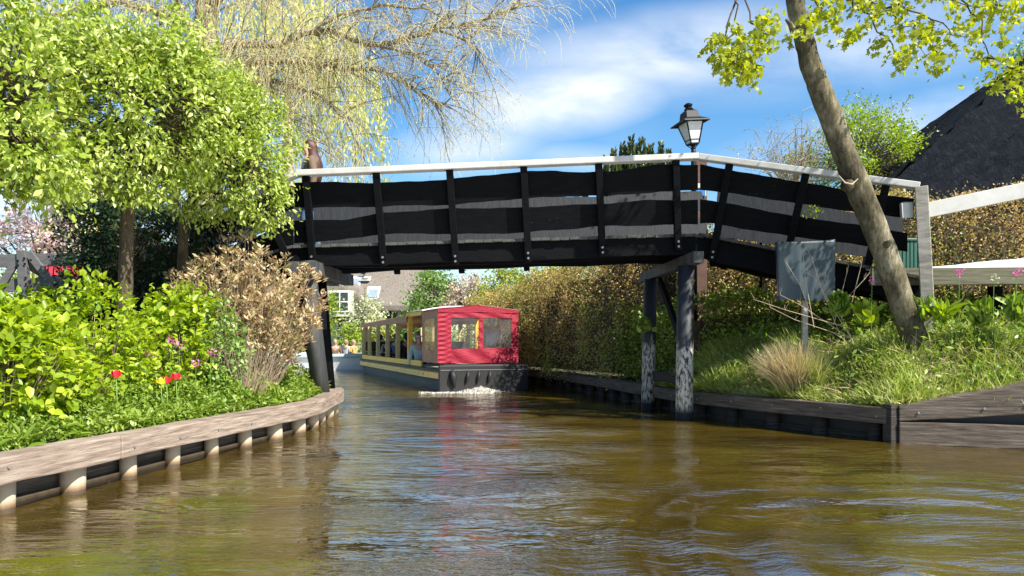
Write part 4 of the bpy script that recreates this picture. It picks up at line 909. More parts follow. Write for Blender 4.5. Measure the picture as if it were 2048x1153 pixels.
# ---------------------------------------------------------------- vegetation builders
def shoots(c, rx, ry, h, n, r=.006, spread=1.0, bend=.3, k=5, z0=None):
    a = RNG.uniform(0, 2*np.pi, n); q = RNG.uniform(0, 1, n)**.5; s = np.stack([c[0]+np.cos(a)*q*rx*.35, c[1]+np.sin(a)*q*ry*.35, np.full(n, c[2])], 1)
    e = np.stack([c[0]+np.cos(a)*q*rx*spread, c[1]+np.sin(a)*q*ry*spread, c[2]+h*RNG.uniform(.55, 1, n)*(1-.3*q)], 1)
    t = np.linspace(0, 1, k)[None, :, None]; P = s[:, None]*(1-t)+e[:, None]*t; P[:, :, :2] -= (e-s)[:, None, :2]*(t*(1-t))*bend; P += RNG.normal(0, .012, P.shape)*t
    return P
def stalk_mesh(name, P, r, mat, parent=None, taper=.4, sides=3):
    n, k, _ = P.shape; R = (np.ones((n, 1))*r)*np.linspace(1, taper, k)[None]; V, Q = np_tubes(P, R, sides); return link(name, npmesh(name, V, [Q]), mat, parent)
def rel(P, o): return np.asarray(P)-np.array(o)
def limb_paths(base, top, ends, r):
    pass
def tree(label, base, trunk_pts, r0, r1, blobs, n, size, wid, lm, bm, cat='tree', name='tree', group=None, per=22, sig=.09, shell=.2, up=.5, droop=.45, tpl=LEAF, limbs=10, rough=.24, inner=0):
    r = empty(name, base, 0, label, cat, group); o = Vector(base); mb = MB(o); pts = [Vector(p) for p in trunk_pts]
    # smooth the trunk line
    fine = []
    for i in range(len(pts)-1):
        for t in np.linspace(0, 1, 5, endpoint=False): fine.append(pts[i].lerp(pts[i+1], t)+Vector((random.uniform(-1, 1), random.uniform(-1, 1), 0))*r0*.07)
    fine.append(pts[-1]); m = len(fine); mb.tube(fine, [r0+(r1-r0)*i/(m-1)+(r0*.35 if i == 0 else 0) for i in range(m)], 14)
    top = pts[-1]; B = np.array(blobs)
    for k in range(limbs):
        b = B[k % len(B)]; d = Vector(norm(RNG.normal(size=3))); e = Vector(b[:3])+Vector((d.x*b[3], d.y*b[4], abs(d.z)*b[5]))*.8; s = fine[max(0, m-2-(k % 4))]
        mid = s.lerp(e, .5)+Vector((0, 0, -.08*(e-s).length)); mb.tube([s, mid, e], [r1*.7, r1*.4, r1*.12], 6)
    mb.build('trunk', bm, r, smooth=True)
    extra = []
    for k in range(26 if n > 9000 else 8):   # ragged sprays standing out of the crown
        b = B[RNG.integers(0, len(B))]; d = norm(RNG.normal(size=3)); q = b[3:].mean()*RNG.uniform(.16, .30); extra.append((*(b[:3]+d*b[3:]*RNG.uniform(.95, 1.08)), q*1.1, q, q*.8))
    P = blob_pts(list(map(tuple, B))+extra, n, shell, per, sig, rough); c = B[:, :3].mean(0)
    if limbs:
        j = RNG.integers(0, len(P), min(700, len(P)//12)); E = P[j]; S0 = E*.35+c*.65; Mid = E*.72+c*.28-np.array([0, 0, .04]); stalk_mesh('twigs', rel(np.stack([S0, Mid, E], 1), o), .006*max(1, size/.09), bm, r, .4)
    leaf_mesh('crown', rel(P, o), RNG.uniform(.55, 1.35, len(P))*size, wid, lm, r, tpl=tpl, center=rel(c, o), up=up, droop=droop)
    return r
def bush(label, c, rx, ry, h, n, size, wid, lm, cat='shrub', name='shrub', group=None, stems=40, sm=None, per=14, sig=.07, up=.7, droop=.1, tpl=LEAF, nb=4, shell=.25, rough=.2):
    c = Vector(c); r = empty(name, c, 0, label, cat, group); blobs = [(c.x, c.y, c.z+h*.5, rx*.8, ry*.8, h*.5)]
    for k in range(nb): a = 2*math.pi*k/nb+.5; blobs.append((c.x+math.cos(a)*rx*.45, c.y+math.sin(a)*ry*.45, c.z+h*random.uniform(.35, .68), rx*.5, ry*.5, h*.33))
    P = blob_pts(blobs, n, shell, per, sig, rough); P = P[P[:, 2] > c.z-.05]
    stalk_mesh('stems', rel(shoots((c.x, c.y, c.z), rx, ry, h*.85, stems), c), .007, sm or M['drytwig'], r)
    leaf_mesh('foliage', rel(P, c), RNG.uniform(.7, 1.25, len(P))*size, wid, lm, r, tpl=tpl, center=(0, 0, h*.3), up=up, droop=droop); return r

# ---------------------------------------------------------------- left trees
def wl(px, py, Y): return tuple(W(px, py, Y))
def blob(px, py, Y, rpx, rpy, ry): p = W(px, py, Y); return (p.x, p.y, p.z, rpx/F*Y, ry, rpy/F*Y)
tree('round headed tree with the straight front trunk left of the bridge', (W(252, 0, 9.0).x, 9.0, .5), [(W(250, 0, 9).x, 9, .5), wl(250, 600, 9), wl(255, 440, 9), wl(265, 330, 9), wl(262, 230, 9)], .10, .05,
     [blob(265, 215, 8.9, 165, 130, 1.0), blob(180, 260, 8.7, 120, 120, .8), blob(360, 240, 8.8, 115, 130, .8), blob(270, 330, 8.8, 130, 70, .8), blob(200, 110, 8.9, 110, 70, .7), blob(320, 120, 9, 110, 70, .7)], 25000, .072, .46, M['pear'], M['bark2'], per=18, sig=.085)
tree('smaller round headed tree crowding the left end of the bridge', (W(365, 0, 10.1).x, 10.1, .5), [(W(362, 0, 10.1).x, 10.1, .5), wl(364, 600, 10.1), wl(366, 440, 10.1), wl(400, 360, 10.1)], .085, .05,
     [blob(455, 290, 9.7, 120, 105, .75), blob(505, 350, 9.7, 66, 95, .5), blob(400, 350, 9.7, 90, 90, .6), blob(410, 210, 9.8, 90, 80, .7), blob(525, 395, 9.7, 44, 55, .4), blob(470, 240, 9.8, 80, 70, .6)], 20000, .062, .46, M['pear'], M['bark2'], per=16, sig=.075)
tree('near leafy tree reaching in from the left edge', (-5.6, 7.2, .5), [(-5.6, 7.2, .5), (-5.5, 7.2, 2.0), (-5.3, 7.2, 3.4)], .12, .06,
     [blob(10, 160, 7.2, 95, 150, .9), blob(-15, 60, 7.3, 80, 120, .8), blob(40, 290, 7.1, 85, 85, .7), blob(-60, 250, 7.2, 120, 140, .9), blob(85, 340, 7.3, 55, 50, .5), blob(-160, 150, 7.2, 150, 220, 1.0), blob(60, 350, 7.1, 80, 35, .5)], 19000, .080, .5, M['pear'], M['bark2'], per=16, sig=.09)
# dark evergreen mass under the trees
def hedge(label, pts, thick, zb, zt, n, size, wid, mats, name='hedge', jitter=.12, shell=.16, mass=True):
    """clipped hedge following a polyline; leaves on its faces, twiggy inside"""
    Q = [Vector((p[0], p[1], 0)) for p in pts]; L_ = [(b-a).length for a, b in zip(Q[:-1], Q[1:])]; tot = sum(L_); o = Q[0]
    r = empty(name, o, 0, label, 'hedge'); s = RNG.uniform(0, tot, n); acc = np.concatenate([[0], np.cumsum(L_)]); A = np.array([(q.x, q.y) for q in Q]); x = np.interp(s, acc, A[:, 0]); y = np.interp(s, acc, A[:, 1])
    ii = np.clip(np.searchsorted(acc, s)-1, 0, len(L_)-1); D = norm(A[1:]-A[:-1])[ii]; Nv = np.stack([D[:, 1], -D[:, 0]], 1)
    zt_ = np.interp(s, acc, zt if hasattr(zt, '__len__') else [zt]*len(Q)); zb_ = np.interp(s, acc, zb if hasattr(zb, '__len__') else [zb]*len(Q))
    u = RNG.uniform(0, 1, n); top = RNG.uniform(0, 1, n) < .25; bulge = 1+.14*np.sin(s*1.9+u*4)+.12*np.sin(s*4.3+1-u*6)+.08*np.sin(s*9.1+u*9)
    v = np.where(top, RNG.uniform(-1, 1, n), np.where(RNG.uniform(0, 1, n) < .8, 1, -1)*(1-np.abs(RNG.normal(0, shell, n))))*thick/2*bulge
    z = np.where(top, zt_-np.abs(RNG.normal(0, .08, n)), zb_+(zt_-zb_)*u)+.10*np.sin(s*2.3)+.06*np.sin(s*5.1+1)+.04*np.sin(s*11.7)+np.where(RNG.uniform(0, 1, n) < .04, RNG.uniform(0, .22, n), 0)
    cl = RNG.normal(0, .05, (n, 3)); P = np.stack([x+Nv[:, 0]*v, y+Nv[:, 1]*v, z], 1)+cl
    if mass:
        mb = MB(o)
        for i, (a, b) in enumerate(zip(Q[:-1], Q[1:])):
            za = zt[i] if hasattr(zt, '__len__') else zt; z2 = zb[i] if hasattr(zb, '__len__') else zb
            z1b = zt[i+1] if hasattr(zt, '__len__') else zt
            mb.beam((a.x, a.y, (min(za, z1b)+z2)/2-.1), (b.x, b.y, (min(za, z1b)+z2)/2-.1), thick*.25, min(za, z1b)-z2-.35)
        mb.build('inner_branches', M['bark2'], r)
    # twigs
    nt_ = 900; k = RNG.integers(0, n, nt_); s0 = P[k]-np.stack([Nv[k, 0]*v[k]*.6, Nv[k, 1]*v[k]*.6, RNG.uniform(.1, .4, nt_)], 1); T = np.stack([s0, (s0+P[k])/2+RNG.normal(0, .03, (nt_, 3)), P[k]], 1); stalk_mesh('twigs', rel(T, o), .006, M['bark2'], r)
    k = len(mats); hsel = RNG.uniform(0, 1, n)+.32*np.sin(P[:, 0]*1.3+P[:, 2]*1.7)*np.sin(P[:, 1]*1.1+.5)-.10*(P[:, 2]-2)
    for i, m in enumerate(mats):
        sel = (hsel >= i/k if i == k-1 else hsel < (i+1)/k) & (hsel >= i/k if i else True); Ps = P[sel]
        leaf_mesh('foliage', rel(Ps, o), RNG.uniform(.7, 1.3, len(Ps))*size, wid, m, r, tpl=LEAF4, up=.5)
    return r
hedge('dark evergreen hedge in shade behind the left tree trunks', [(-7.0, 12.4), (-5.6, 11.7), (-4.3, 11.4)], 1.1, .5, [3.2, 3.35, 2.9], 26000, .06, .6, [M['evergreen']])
# weeping willow
def willow():
    base = (W(410, 0, 17).x, 17, .5); r = empty('weeping_willow', base, 0, 'large bare weeping willow with hanging yellow twigs behind the left trees', 'tree'); o = Vector(base)
    mb = MB(o); mb.tube([base, (base[0]+.1, 17, 3), wl(400, 260, 17), wl(405, 130, 17), wl(412, 40, 17), wl(420, -120, 17), wl(430, -300, 17)], [.45, .36, .33, .30, .24, .2, .12], 14)
    limbs = [([(412, 110), (470, 88), (540, 90), (620, 66), (662, 62), (740, 92), (800, 84), (870, 62), (960, 42), (1040, 12)], 16.6, 15.2, .10),
             ([(405, 160), (450, 132), (520, 126), (575, 121), (640, 128), (690, 138), (760, 142), (830, 175), (880, 215)], 16.6, 15.6, .085),
             ([(430, 230), (490, 188), (535, 161), (590, 172), (640, 192), (690, 240), (725, 300)], 16.8, 15.9, .07),
             ([(400, 60), (330, 30), (240, 4), (150, 22), (80, 42), (20, 90)], 16.8, 15.5, .11),
             ([(415, 10), (500, -40), (620, -60), (760, -30), (880, -20), (960, -60)], 16.9, 15.4, .10),
             ([(410, 90), (370, 40), (340, -40), (300, -120)], 17, 16.5, .11),
             ([(415, 60), (440, 0), (470, -80), (520, -200)], 17, 17.3, .11),
             ([(620, 66), (680, 30), (760, 10), (860, 20), (930, 60), (965, 110)], 15.9, 15.2, .045),
             ([(760, 92), (830, 110), (880, 150), (905, 200)], 15.7, 15.2, .035), ([(870, 62), (930, 80), (960, 120)], 15.4, 15.2, .03), ([(535, 161), (560, 210), (600, 260), (640, 300)], 16.3, 16, .035)]
    paths = []
    for pts, Ya, Yb, rr in limbs:
        P = [Vector(wl(px, py, Ya+(Yb-Ya)*i/(len(pts)-1))) for i, (px, py) in enumerate(pts)]; fine = []
        for i in range(len(P)-1):
            for t in np.linspace(0, 1, 6, endpoint=False): fine.append(P[i].lerp(P[i+1], t)+Vector((random.gauss(0, .012), random.gauss(0, .03), random.gauss(0, .012))))
        fine.append(P[-1]); m = len(fine); mb.tube(fine, [rr*(1-.82*i/(m-1)) for i in range(m)], 8); paths.append((fine, rr))
    mb.build('trunk', M['willowbark'], r, smooth=True)
    # second order branches then hanging twigs
    S = []; Dr = []
    for fine, rr in paths:
        m = len(fine)
        for i in range(2, m):
            for q in range(2 if rr > .07 else 1):
                t = (fine[i]-fine[i-1]).normalized(); S.append(fine[i]); Dr.append(t*.7+Vector((random.gauss(0, .5), random.gauss(0, .6), random.gauss(.25, .4))))
    S = np.array(S); Dr = norm(np.array(Dr)); n = len(S); k = 9; P = np.zeros((n, k, 3)); P[:, 0] = S; d = Dr.copy(); ln = RNG.uniform(.8, 2.3, n)/k
    for j in range(1, k):
        d = norm(d+RNG.normal(0, .13, (n, 3))+np.array([.02, 0, -.10])); P[:, j] = P[:, j-1]+d*ln[:, None]
    stalk_mesh('branches', rel(P, o), .014, M['willowbark'], r, .25, 4)
    S2 = P[:, 1:].reshape(-1, 3); D2 = norm(P[:, 1:]-P[:, :-1]).reshape(-1, 3); rep = 2; S2 = np.repeat(S2, rep, 0); D2 = np.repeat(D2, rep, 0)
    # extra hanging twigs straight from the thick limbs
    E = []; 
    for fine, rr in paths[:7]:
        for p in fine[1:]:
            for q in range(6 if p.x/p.y*F+CX < 640 else 2): E.append(tuple(p+Vector((random.gauss(0, .08), random.gauss(0, .35), random.gauss(0, .05)))))
    E = np.array(E); S2 = np.concatenate([S2, E]); D2 = np.concatenate([D2, norm(RNG.normal(size=(len(E), 3))*.6+np.array([.25, 0, .1]))])
    kp = RNG.uniform(0, 1, len(S2)) < np.where(S2[:, 0]/S2[:, 1]*F+CX > 640, .52, .56); S2 = S2[kp]; D2 = D2[kp]
    n = len(S2); k = 8; P = np.zeros((n, k, 3)); P[:, 0] = S2; d = norm(D2*.6+RNG.normal(0, .5, (n, 3)))
    px = S2[:, 0]/S2[:, 1]*F+CX; dens = np.clip((900-px)/500, .12, 1); grav = .16+.30*dens; ln = RNG.uniform(.45, 1.5, n)*(.55+.75*dens)/k
    for j in range(1, k):
        d = norm(d+RNG.normal(0, .16, (n, 3))+np.stack([0*grav, 0*grav, -grav], 1)); P[:, j] = P[:, j-1]+d*ln[:, None]
    stalk_mesh('hanging_twigs', rel(P, o), .0048, M['twig'], r, .5, 3)
    B = P[:, 3:].reshape(-1, 3); B = B[RNG.uniform(0, 1, len(B)) < .75]; leaf_mesh('buds', rel(B, o), RNG.uniform(.02, .045, len(B)), .35, M['bud'], r, tpl=LEAF4, droop=.7)
willow()
def weeping(label, px, py, Y, rx, rz, n, mat, strands=260, top=None):
    p = W(px, py, Y); r = empty('willow_tree', (p.x, Y, .4), 0, label, 'tree'); o = Vector(r.location)
    MB(o).tube([(p.x, Y, .4), (p.x+.3, Y, 4), (p.x, Y, p.z)], [.6, .45, .3], 10).build('trunk', M['willowbark'], r, smooth=True)
    a = RNG.uniform(0, 2*np.pi, strands); q = RNG.uniform(0, 1, strands)**.5; sx = p.x+np.cos(a)*q*rx; sy = Y+np.sin(a)*q*rx; sz = p.z+rz*(1-q*q)*.9+RNG.normal(0, .4, strands); ln = RNG.uniform(.4, 1, strands)*rz*1.3
    k = n//strands; t = RNG.uniform(0, 1, (strands, k)); P = np.stack([sx[:, None]+RNG.normal(0, .12, (strands, k))+np.cos(a)[:, None]*t*.6, sy[:, None]+RNG.normal(0, .12, (strands, k)), sz[:, None]-t*ln[:, None]], -1).reshape(-1, 3)
    D = np.tile([0, 0, -1.0], (len(P), 1))+RNG.normal(0, .35, (len(P), 3)); leaf_mesh('crown', rel(P, o), RNG.uniform(.25, .5, len(P)), .35, mat, r, tpl=LEAF4, D=D)
weeping('tall pale yellow green weeping willow far behind the bridge', 575, 170, 55, 7.2, 9.5, 15000, M['willowleaf'], 360)
weeping('pale yellow willow behind the pink cherry tree', 185, 470, 30, 1.6, 2.4, 6000, M['willowleaf'], 120)

# ---------------------------------------------------------------- left garden
tree('pink blossoming cherry tree beyond the dark timber gate', (W(80, 0, 19).x, 19, .5), [(W(80, 0, 19).x, 19, .5), wl(82, 600, 19), wl(85, 520, 19)], .13, .07, [blob(90, 465, 19, 85, 45, .9), blob(30, 485, 19, 60, 30, .7), blob(140, 475, 19, 50, 40, .7), blob(75, 430, 19, 50, 30, .6)], 5200, .075, .9, M['blossom'], M['bark2'], per=10, sig=.09, tpl=LEAF4, name='cherry_tree', rough=.3)
gt = empty('timber_gate', (-8.1, 12.6, .5), label='dark grey timber gate with diagonal braces at the left edge', cat='gate'); O = Vector(gt.location)
def gb(a, b, wpx, Y=12.6, name='rail', th=.05, yo=0):
    A_ = W(a[0], a[1], Y); B_ = W(b[0], b[1], Y); A_.y += yo; B_.y += yo; MB(O).beam(A_, B_, th, wpx/F*Y, (0, 0, 1)) if False else None
    ax = (B_-A_).normalized(); up = Vector((0, 1, 0)).cross(ax); mb = MB(O); mb.beam(A_, B_, th, wpx/F*Y, up); mb.build(name, M['gate'], gt, bevel=.006)
M['gate'] = surf('grey_stained_wood', (.08, .08, .08), (.13, .13, .125), .7, 6, (1, 1, 4), .3, .006)
gb((-60, 524), (160, 519), 26); gb((-60, 575), (150, 566), 26); gb((50, 503), (56, 640), 17, name='gate_post', th=.12, yo=-.06); gb((62, 508), (112, 572), 15, name='brace', yo=-.055); gb((44, 512), (8, 572), 15, name='brace', yo=-.055); gb((-60, 620), (140, 610), 26)
for px, py in ((36, 522), (36, 531), (49, 517), (50, 528), (62, 521), (62, 529), (52, 556), (53, 568), (98, 514), (112, 521), (140, 518)):
    c = W(px, py, 12.47); MB(O).tube([c, c+Vector((0, -.015, 0))], .018, 8).build('bolt', M['iron'], gt)
# red cloth bundle behind the gate
def red_awning():
    Y = 13.3; a = W(92, 530, Y); b = W(160, 530, Y); vs = []; n = 34
    T = [Vector((a.x+(b.x-a.x)*i/n, Y+.04*math.sin(i*1.1), a.z+.012*math.sin(i*.9))) for i in range(n+1)]; B = [p+Vector((.0, .02*math.sin(k*1.7), -.19+.015*math.sin(k*1.3))) for k, p in enumerate(T)]
    mb = MB((a.x, Y, a.z)); mb.strip(T, B, (0, .25, 0)); tag(mb.build('red_cloth', M['redcloth']), 'pleated crimson cloth canopy edge behind the dark gate', 'cloth')
red_awning()
p = W(126, 0, 13.9); person('person in a pale cap and dark clothes behind the timber gate', (p.x, 13.9, .92), math.radians(60), top=M['maroon'], hat=M['whitecloth'])
def hyd(label, px, Y, rx, ry, top_px, n, size=.070, m='hydr', zb=.45):
    p = W(px, top_px, Y); return bush(label, (p.x, Y, zb), rx, ry, p.z-zb, int(n*1.7), size, .62, M[m], stems=90, per=9, sig=.07, up=1.3, droop=.05, group=None, nb=5, shell=.2)
hyd('broad lime green hydrangea below the dark gate', 180, 7.6, .68, .6, 560, 3800)
hyd('lime green hydrangea at the left edge over the quay', 12, 6.0, .55, .5, 600, 3200, .09)
hyd('lime green hydrangea under the second tree trunk', 345, 8.7, .5, .5, 572, 2200, .085)
hyd('low lime green hydrangea right behind the left quay plants', 105, 6.7, .45, .4, 700, 1500, .085)
hyd('small pale green shrub between the hydrangeas and the bronze bush', 430, 9.0, .35, .35, 590, 1500, .06, 'midgreen')
hyd('lime hydrangea behind, touching the dark gate', 60, 9.2, .7, .5, 590, 2400, .09)
def bronze():
    c = Vector((W(490, 0, 9.8).x, 9.8, .45)); r = empty('bronze_shrub', c, 0, 'tall bronze leaved shrub beside the left bridge pile', 'shrub'); rx = .72
    P = shoots(c, 1.0, .75, 2.2, 230, bend=.12, k=7); keep = None; stalk_mesh('stems', rel(P, c), .006, M['drytwig'], r)
    # whorls of narrow leaves near the shoot tips
    pos = []; dirs = []
    for sh in P:
        for j in (3, 4, 5, 6, 6):
            t = sh[j]-sh[j-1]; t = t/np.linalg.norm(t)
            for q in range(9):
                rad = RNG.normal(size=3); rad -= t*rad.dot(t); rad /= np.linalg.norm(rad); pos.append(sh[j]+RNG.normal(0, .03, 3)); dirs.append(rad*1.0+t*.8)
    pos = np.array(pos); leaf_mesh('foliage', rel(pos, c), RNG.uniform(.05, .095, len(pos)), .36, M['bronze'], r, tpl=LEAF4, D=np.array(dirs))
bronze()
# dry stalks of last year between the shrubs
def stalks(name, label, px, py_base, Y, n, h, sp, mat, zb=.45, r=.004, cat='dry stalks'):
    p = W(px, 0, Y); c = (p.x, Y, zb); P = shoots(c, sp, sp*.6, h, n, bend=.5, k=6); o = Vector(c); e = stalk_mesh(name, rel(P, o), r, mat); e.location = o; tag(e, label, cat); return e
stalks('dry_stalks', 'tan dry stalks fanning out under the bronze shrub', 490, 0, 9.1, 130, .85, .5, M['drytwig'])
stalks('dry_stalks', 'tan dry stalks rising below the broad hydrangea', 180, 0, 6.95, 80, .6, .25, M['drytwig'])
# ground cover: low leaves and strappy leaves along the quay
def cover():
    n = 52000; y = RNG.uniform(4.2, 13.6, n); xq = np.interp(y, QL[:, 1], QL[:, 0]); d = .17+np.abs(RNG.normal(0, .9, n)); x = xq-d; keep = (x > -7); x, y, d = x[keep], y[keep], d[keep]
    lump = .5+.5*np.sin(x*5.1+y*3.3)*np.sin(y*4.7-x*2); h = (.05+.36*sst(d/.6)*(.25+lump*.9)); z = hL(x, y)+h*RNG.uniform(.2, 1, len(x))
    o = leaf_mesh('ground_cover', np.stack([x, y, z], 1), RNG.uniform(.03, .065, len(x)), .5, M['cover'], up=1.2, tpl=LEAF4); tag(o, 'low green garden plants behind the left quay', 'plants', kind='stuff')
    n = 1500; y = RNG.uniform(4.2, 13.2, n); xq = np.interp(y, QL[:, 1], QL[:, 0]); d = .20+np.abs(RNG.normal(0, .28, n)); x = xq-d; z = hL(x, y)+RNG.uniform(0, .12, n)
    D = RNG.normal(0, 1, (n, 3)); D[:, 2] = RNG.uniform(.1, 1.3, n); D[:, 0] += .5; o = leaf_mesh('ground_cover', np.stack([x, y, z], 1), RNG.uniform(.07, .17, n), .26, M['cover'], D=D, tpl=LEAF, up=1); tag(o, 'strappy green leaves leaning over the left quay edge', 'plants', kind='stuff')
cover()
def tulip(px, py, Y, mat, label):
    top = W(px, py, Y); zb = float(hL(np.array(top.x), np.array(Y))); r = empty('tulip', (top.x, Y, zb), 0, label, 'tulip', 'tulips behind the left quay'); o = Vector(r.location)
    MB(o).tube([(top.x-.02, Y, zb), (top.x+.01, Y, (zb+top.z)/2), (top.x, Y, top.z-.03)], [.006, .005, .005], 6).build('stem', M['stem'], r, smooth=True)
    P = []; D = []; Nn = []
    for k in range(6): a = k*math.pi/3+random.random()*.3; P.append((0, 0, top.z-zb-.035)); D.append((math.cos(a)*.30, math.sin(a)*.30, 1)); Nn.append((math.cos(a), math.sin(a), -.3))
    P = np.array(P)+np.array([[math.cos(k*math.pi/3)*.016, math.sin(k*math.pi/3)*.016, 0] for k in range(6)]); leaf_mesh('petals', P, .072, .72, mat, r, D=np.array(D, float), Nn=np.array(Nn, float))
    P = np.array([(0, 0, .02), (0, 0, .03), (0, 0, .02)], float); D = np.array([(.3, -.2, .9), (-.35, -.1, .9), (.1, .3, .8)]); leaf_mesh('leaves', P, .20, .2, M['cover'], r, D=D)
tulip(232, 748, 6.55, M['tulip'], 'red tulip standing alone, leftmost of the tulips'); tulip(333, 760, 7.2, M['tulip'], 'lower red tulip beside the yellow one'); tulip(352, 753, 7.25, M['tulip'], 'wide open red tulip, rightmost of the tulips'); tulip(322, 762, 7.15, M['tulipy'], 'small yellow tulip beside two red ones')
def campion(px, py, Y, label, hf, sz=.016, n=5, mat='campion'):
    top = W(px, py, Y); zb = float(hf(np.array(top.x), np.array(Y))); r = empty('campion', (top.x, Y, zb), 0, label, 'flower', 'pink flowers among the green'); o = Vector(r.location); h = top.z-zb
    MB(o).tube([(top.x+.03, Y, zb), (top.x-.01, Y, zb+h*.5), (top.x, Y, top.z-.02)], .0035, 5).build('stem', M['stem'], r)
    P = RNG.normal(0, .022, (n*5, 3))+np.array([0, 0, h]); leaf_mesh('petals', P, sz*1.6, .8, M[mat], r, tpl=LEAF4)
    P = np.stack([RNG.normal(0, .03, 14), RNG.normal(0, .03, 14), RNG.uniform(.1, .85, 14)*h], 1); leaf_mesh('leaves', P, .05, .4, M['cover'], r, tpl=LEAF4)
for px, py, Y, l in ((342, 681, 8.2, 'pink flower head, highest left of the garden group'), (359, 689, 8.1, 'pink flower head just right of the highest one'), (294, 711, 7.7, 'pale pink flower head below the hydrangea'), (392, 727, 8.0, 'pink flower head above the red tulips'), (422, 706, 8.5, 'pink flower head beside the dry stalks'), (312, 668, 8.3, 'pink flower head over the left hydrangea')): campion(px, py, Y, l, hL)
p = W(600, 760, 11.05); b_ = MB((p.x, 11.05, .4)); b_.box((p.x-.02, 11.05, .56), (.13, .04, .36)); tag(b_.build('marker_board', M['greywood'], bevel=.006), 'small pale marker board standing in the plants by the left bridge pile', 'marker')

# ---------------------------------------------------------------- vegetation beyond the bridge
hedge('long russet beech hedge running along the right bank behind the bridge', [(-1.0, 25.5), (.0, 22.5), (1.25, 19.3), (2.25, 16.6), (3.1, 14.6)], 1.3, .4, [2.5, 2.6, 2.9, 3.2, 3.5], 48000, .05, .65, [M['beech'], M['beech'], M['beechg']])
hedge('beech hedge continuing right behind the bridge ramp and landing', [(3.2, 14.5), (4.6, 13.9), (7.5, 13.7), (12.5, 13.4)], 1.2, .5, [3.5, 3.6, 3.75, 4.0], 60000, .045, .65, [M['beech'], M['beech'], M['beechg']])
hedge('low green ivy hedge in the shade under the bridge', [(2.55, 15.8), (2.95, 13.9), (3.3, 12.9), (4.6, 12.5), (6.5, 12.3)], .7, .4, [1.7, 1.8, 1.9, 1.9, 2.0], 16000, .06, .7, [M['beechg']])
def bt(label, px, Y, top, bot, wpx, m, n, size=.1, name='tree', cat='tree', tp=LEAF4, zb=.45, per=10, up=.5):
    c = (top+bot)/2; rz = (bot-top)/2; X = W(px, 0, Y).x
    return tree(label, (X, Y, zb), [(X, Y, zb), (X+.05, Y, CAMZ+(HY-bot)/F*Y*1.0+.2), wl(px, c, Y)], .10, .05, [blob(px, c, Y, wpx*.42, rz*.8, wpx*.4/F*Y), blob(px-wpx*.22, c+rz*.25, Y, wpx*.27, rz*.55, wpx*.3/F*Y), blob(px+wpx*.22, c+rz*.1, Y, wpx*.27, rz*.6, wpx*.3/F*Y), blob(px+wpx*.05, c-rz*.3, Y, wpx*.3, rz*.6, wpx*.3/F*Y)], n, size, .75, m, M['bark2'], cat=cat, name=name, per=per, sig=size*1.6, tpl=tp, up=up, rough=.25)
bt('rounded green tree behind the crimson tent of the tour boat', 868, 33, 535, 655, 100, M['midgreen'], 5200, .12)
bt('dusty pink blossom tree between the green tree and the hedge', 935, 31, 545, 650, 100, M['blossom2'], 4600, .10)
bt('yellow green shrub rising over the end of the beech hedge', 1010, 29, 528, 640, 120, M['yellowgreen'], 5600, .10, 'shrub', 'shrub')
bt('yellow shrub next to the russet hedge, right of the yellow green one', 1100, 25, 520, 640, 130, M['yellowgreen'], 5200, .09, 'shrub', 'shrub')
bt('white blossoming bush in front of the farmhouse', 728, 37, 590, 700, 90, M['whiteblossom'], 3600, .12, 'shrub', 'shrub')
bt('tall narrow lime green tree beside the left bridge piles', 655, 36, 575, 680, 36, M['bright'], 2000, .11)
bt('round bright green bush left of the tour boat', 700, 35.5, 648, 705, 50, M['bright'], 1600, .10, 'shrub', 'shrub')
bt('yellow green bush near the left boat, behind the bronze shrub', 600, 36, 665, 720, 80, M['yellowgreen'], 2000, .12, 'shrub', 'shrub')
bt('pale yellow bush left of the bridge pile', 565, 38, 560, 690, 90, M['yellowgreen'], 2600, .14, 'shrub', 'shrub')
bt('green bush against the black shed', 835, 36, 600, 700, 70, M['midgreen'], 2600, .12, 'shrub', 'shrub')
bt('low green bush seen through the boat windows', 775, 36.5, 640, 715, 100, M['yellowgreen'], 2600, .12, 'shrub', 'shrub')
bt('low green shrub at the canal bend ahead of the boat', 885, 37, 640, 720, 130, M['midgreen'], 3200, .12, 'shrub', 'shrub')
for k, (px, Y, t, w_) in enumerate(((60, 75, 520, 260), (330, 70, 440, 300), (1450, 70, 430, 300), (1900, 60, 350, 400), (1150, 75, 520, 260))):
    bt('distant tree line clump beyond the village, ' + ('low at the left edge', 'behind the left hedge', 'behind the bridge peak', 'behind the dark roof', 'behind the middle of the bridge')[k], px, Y, t, 690, w_, M['beechg'], 3500, .35)
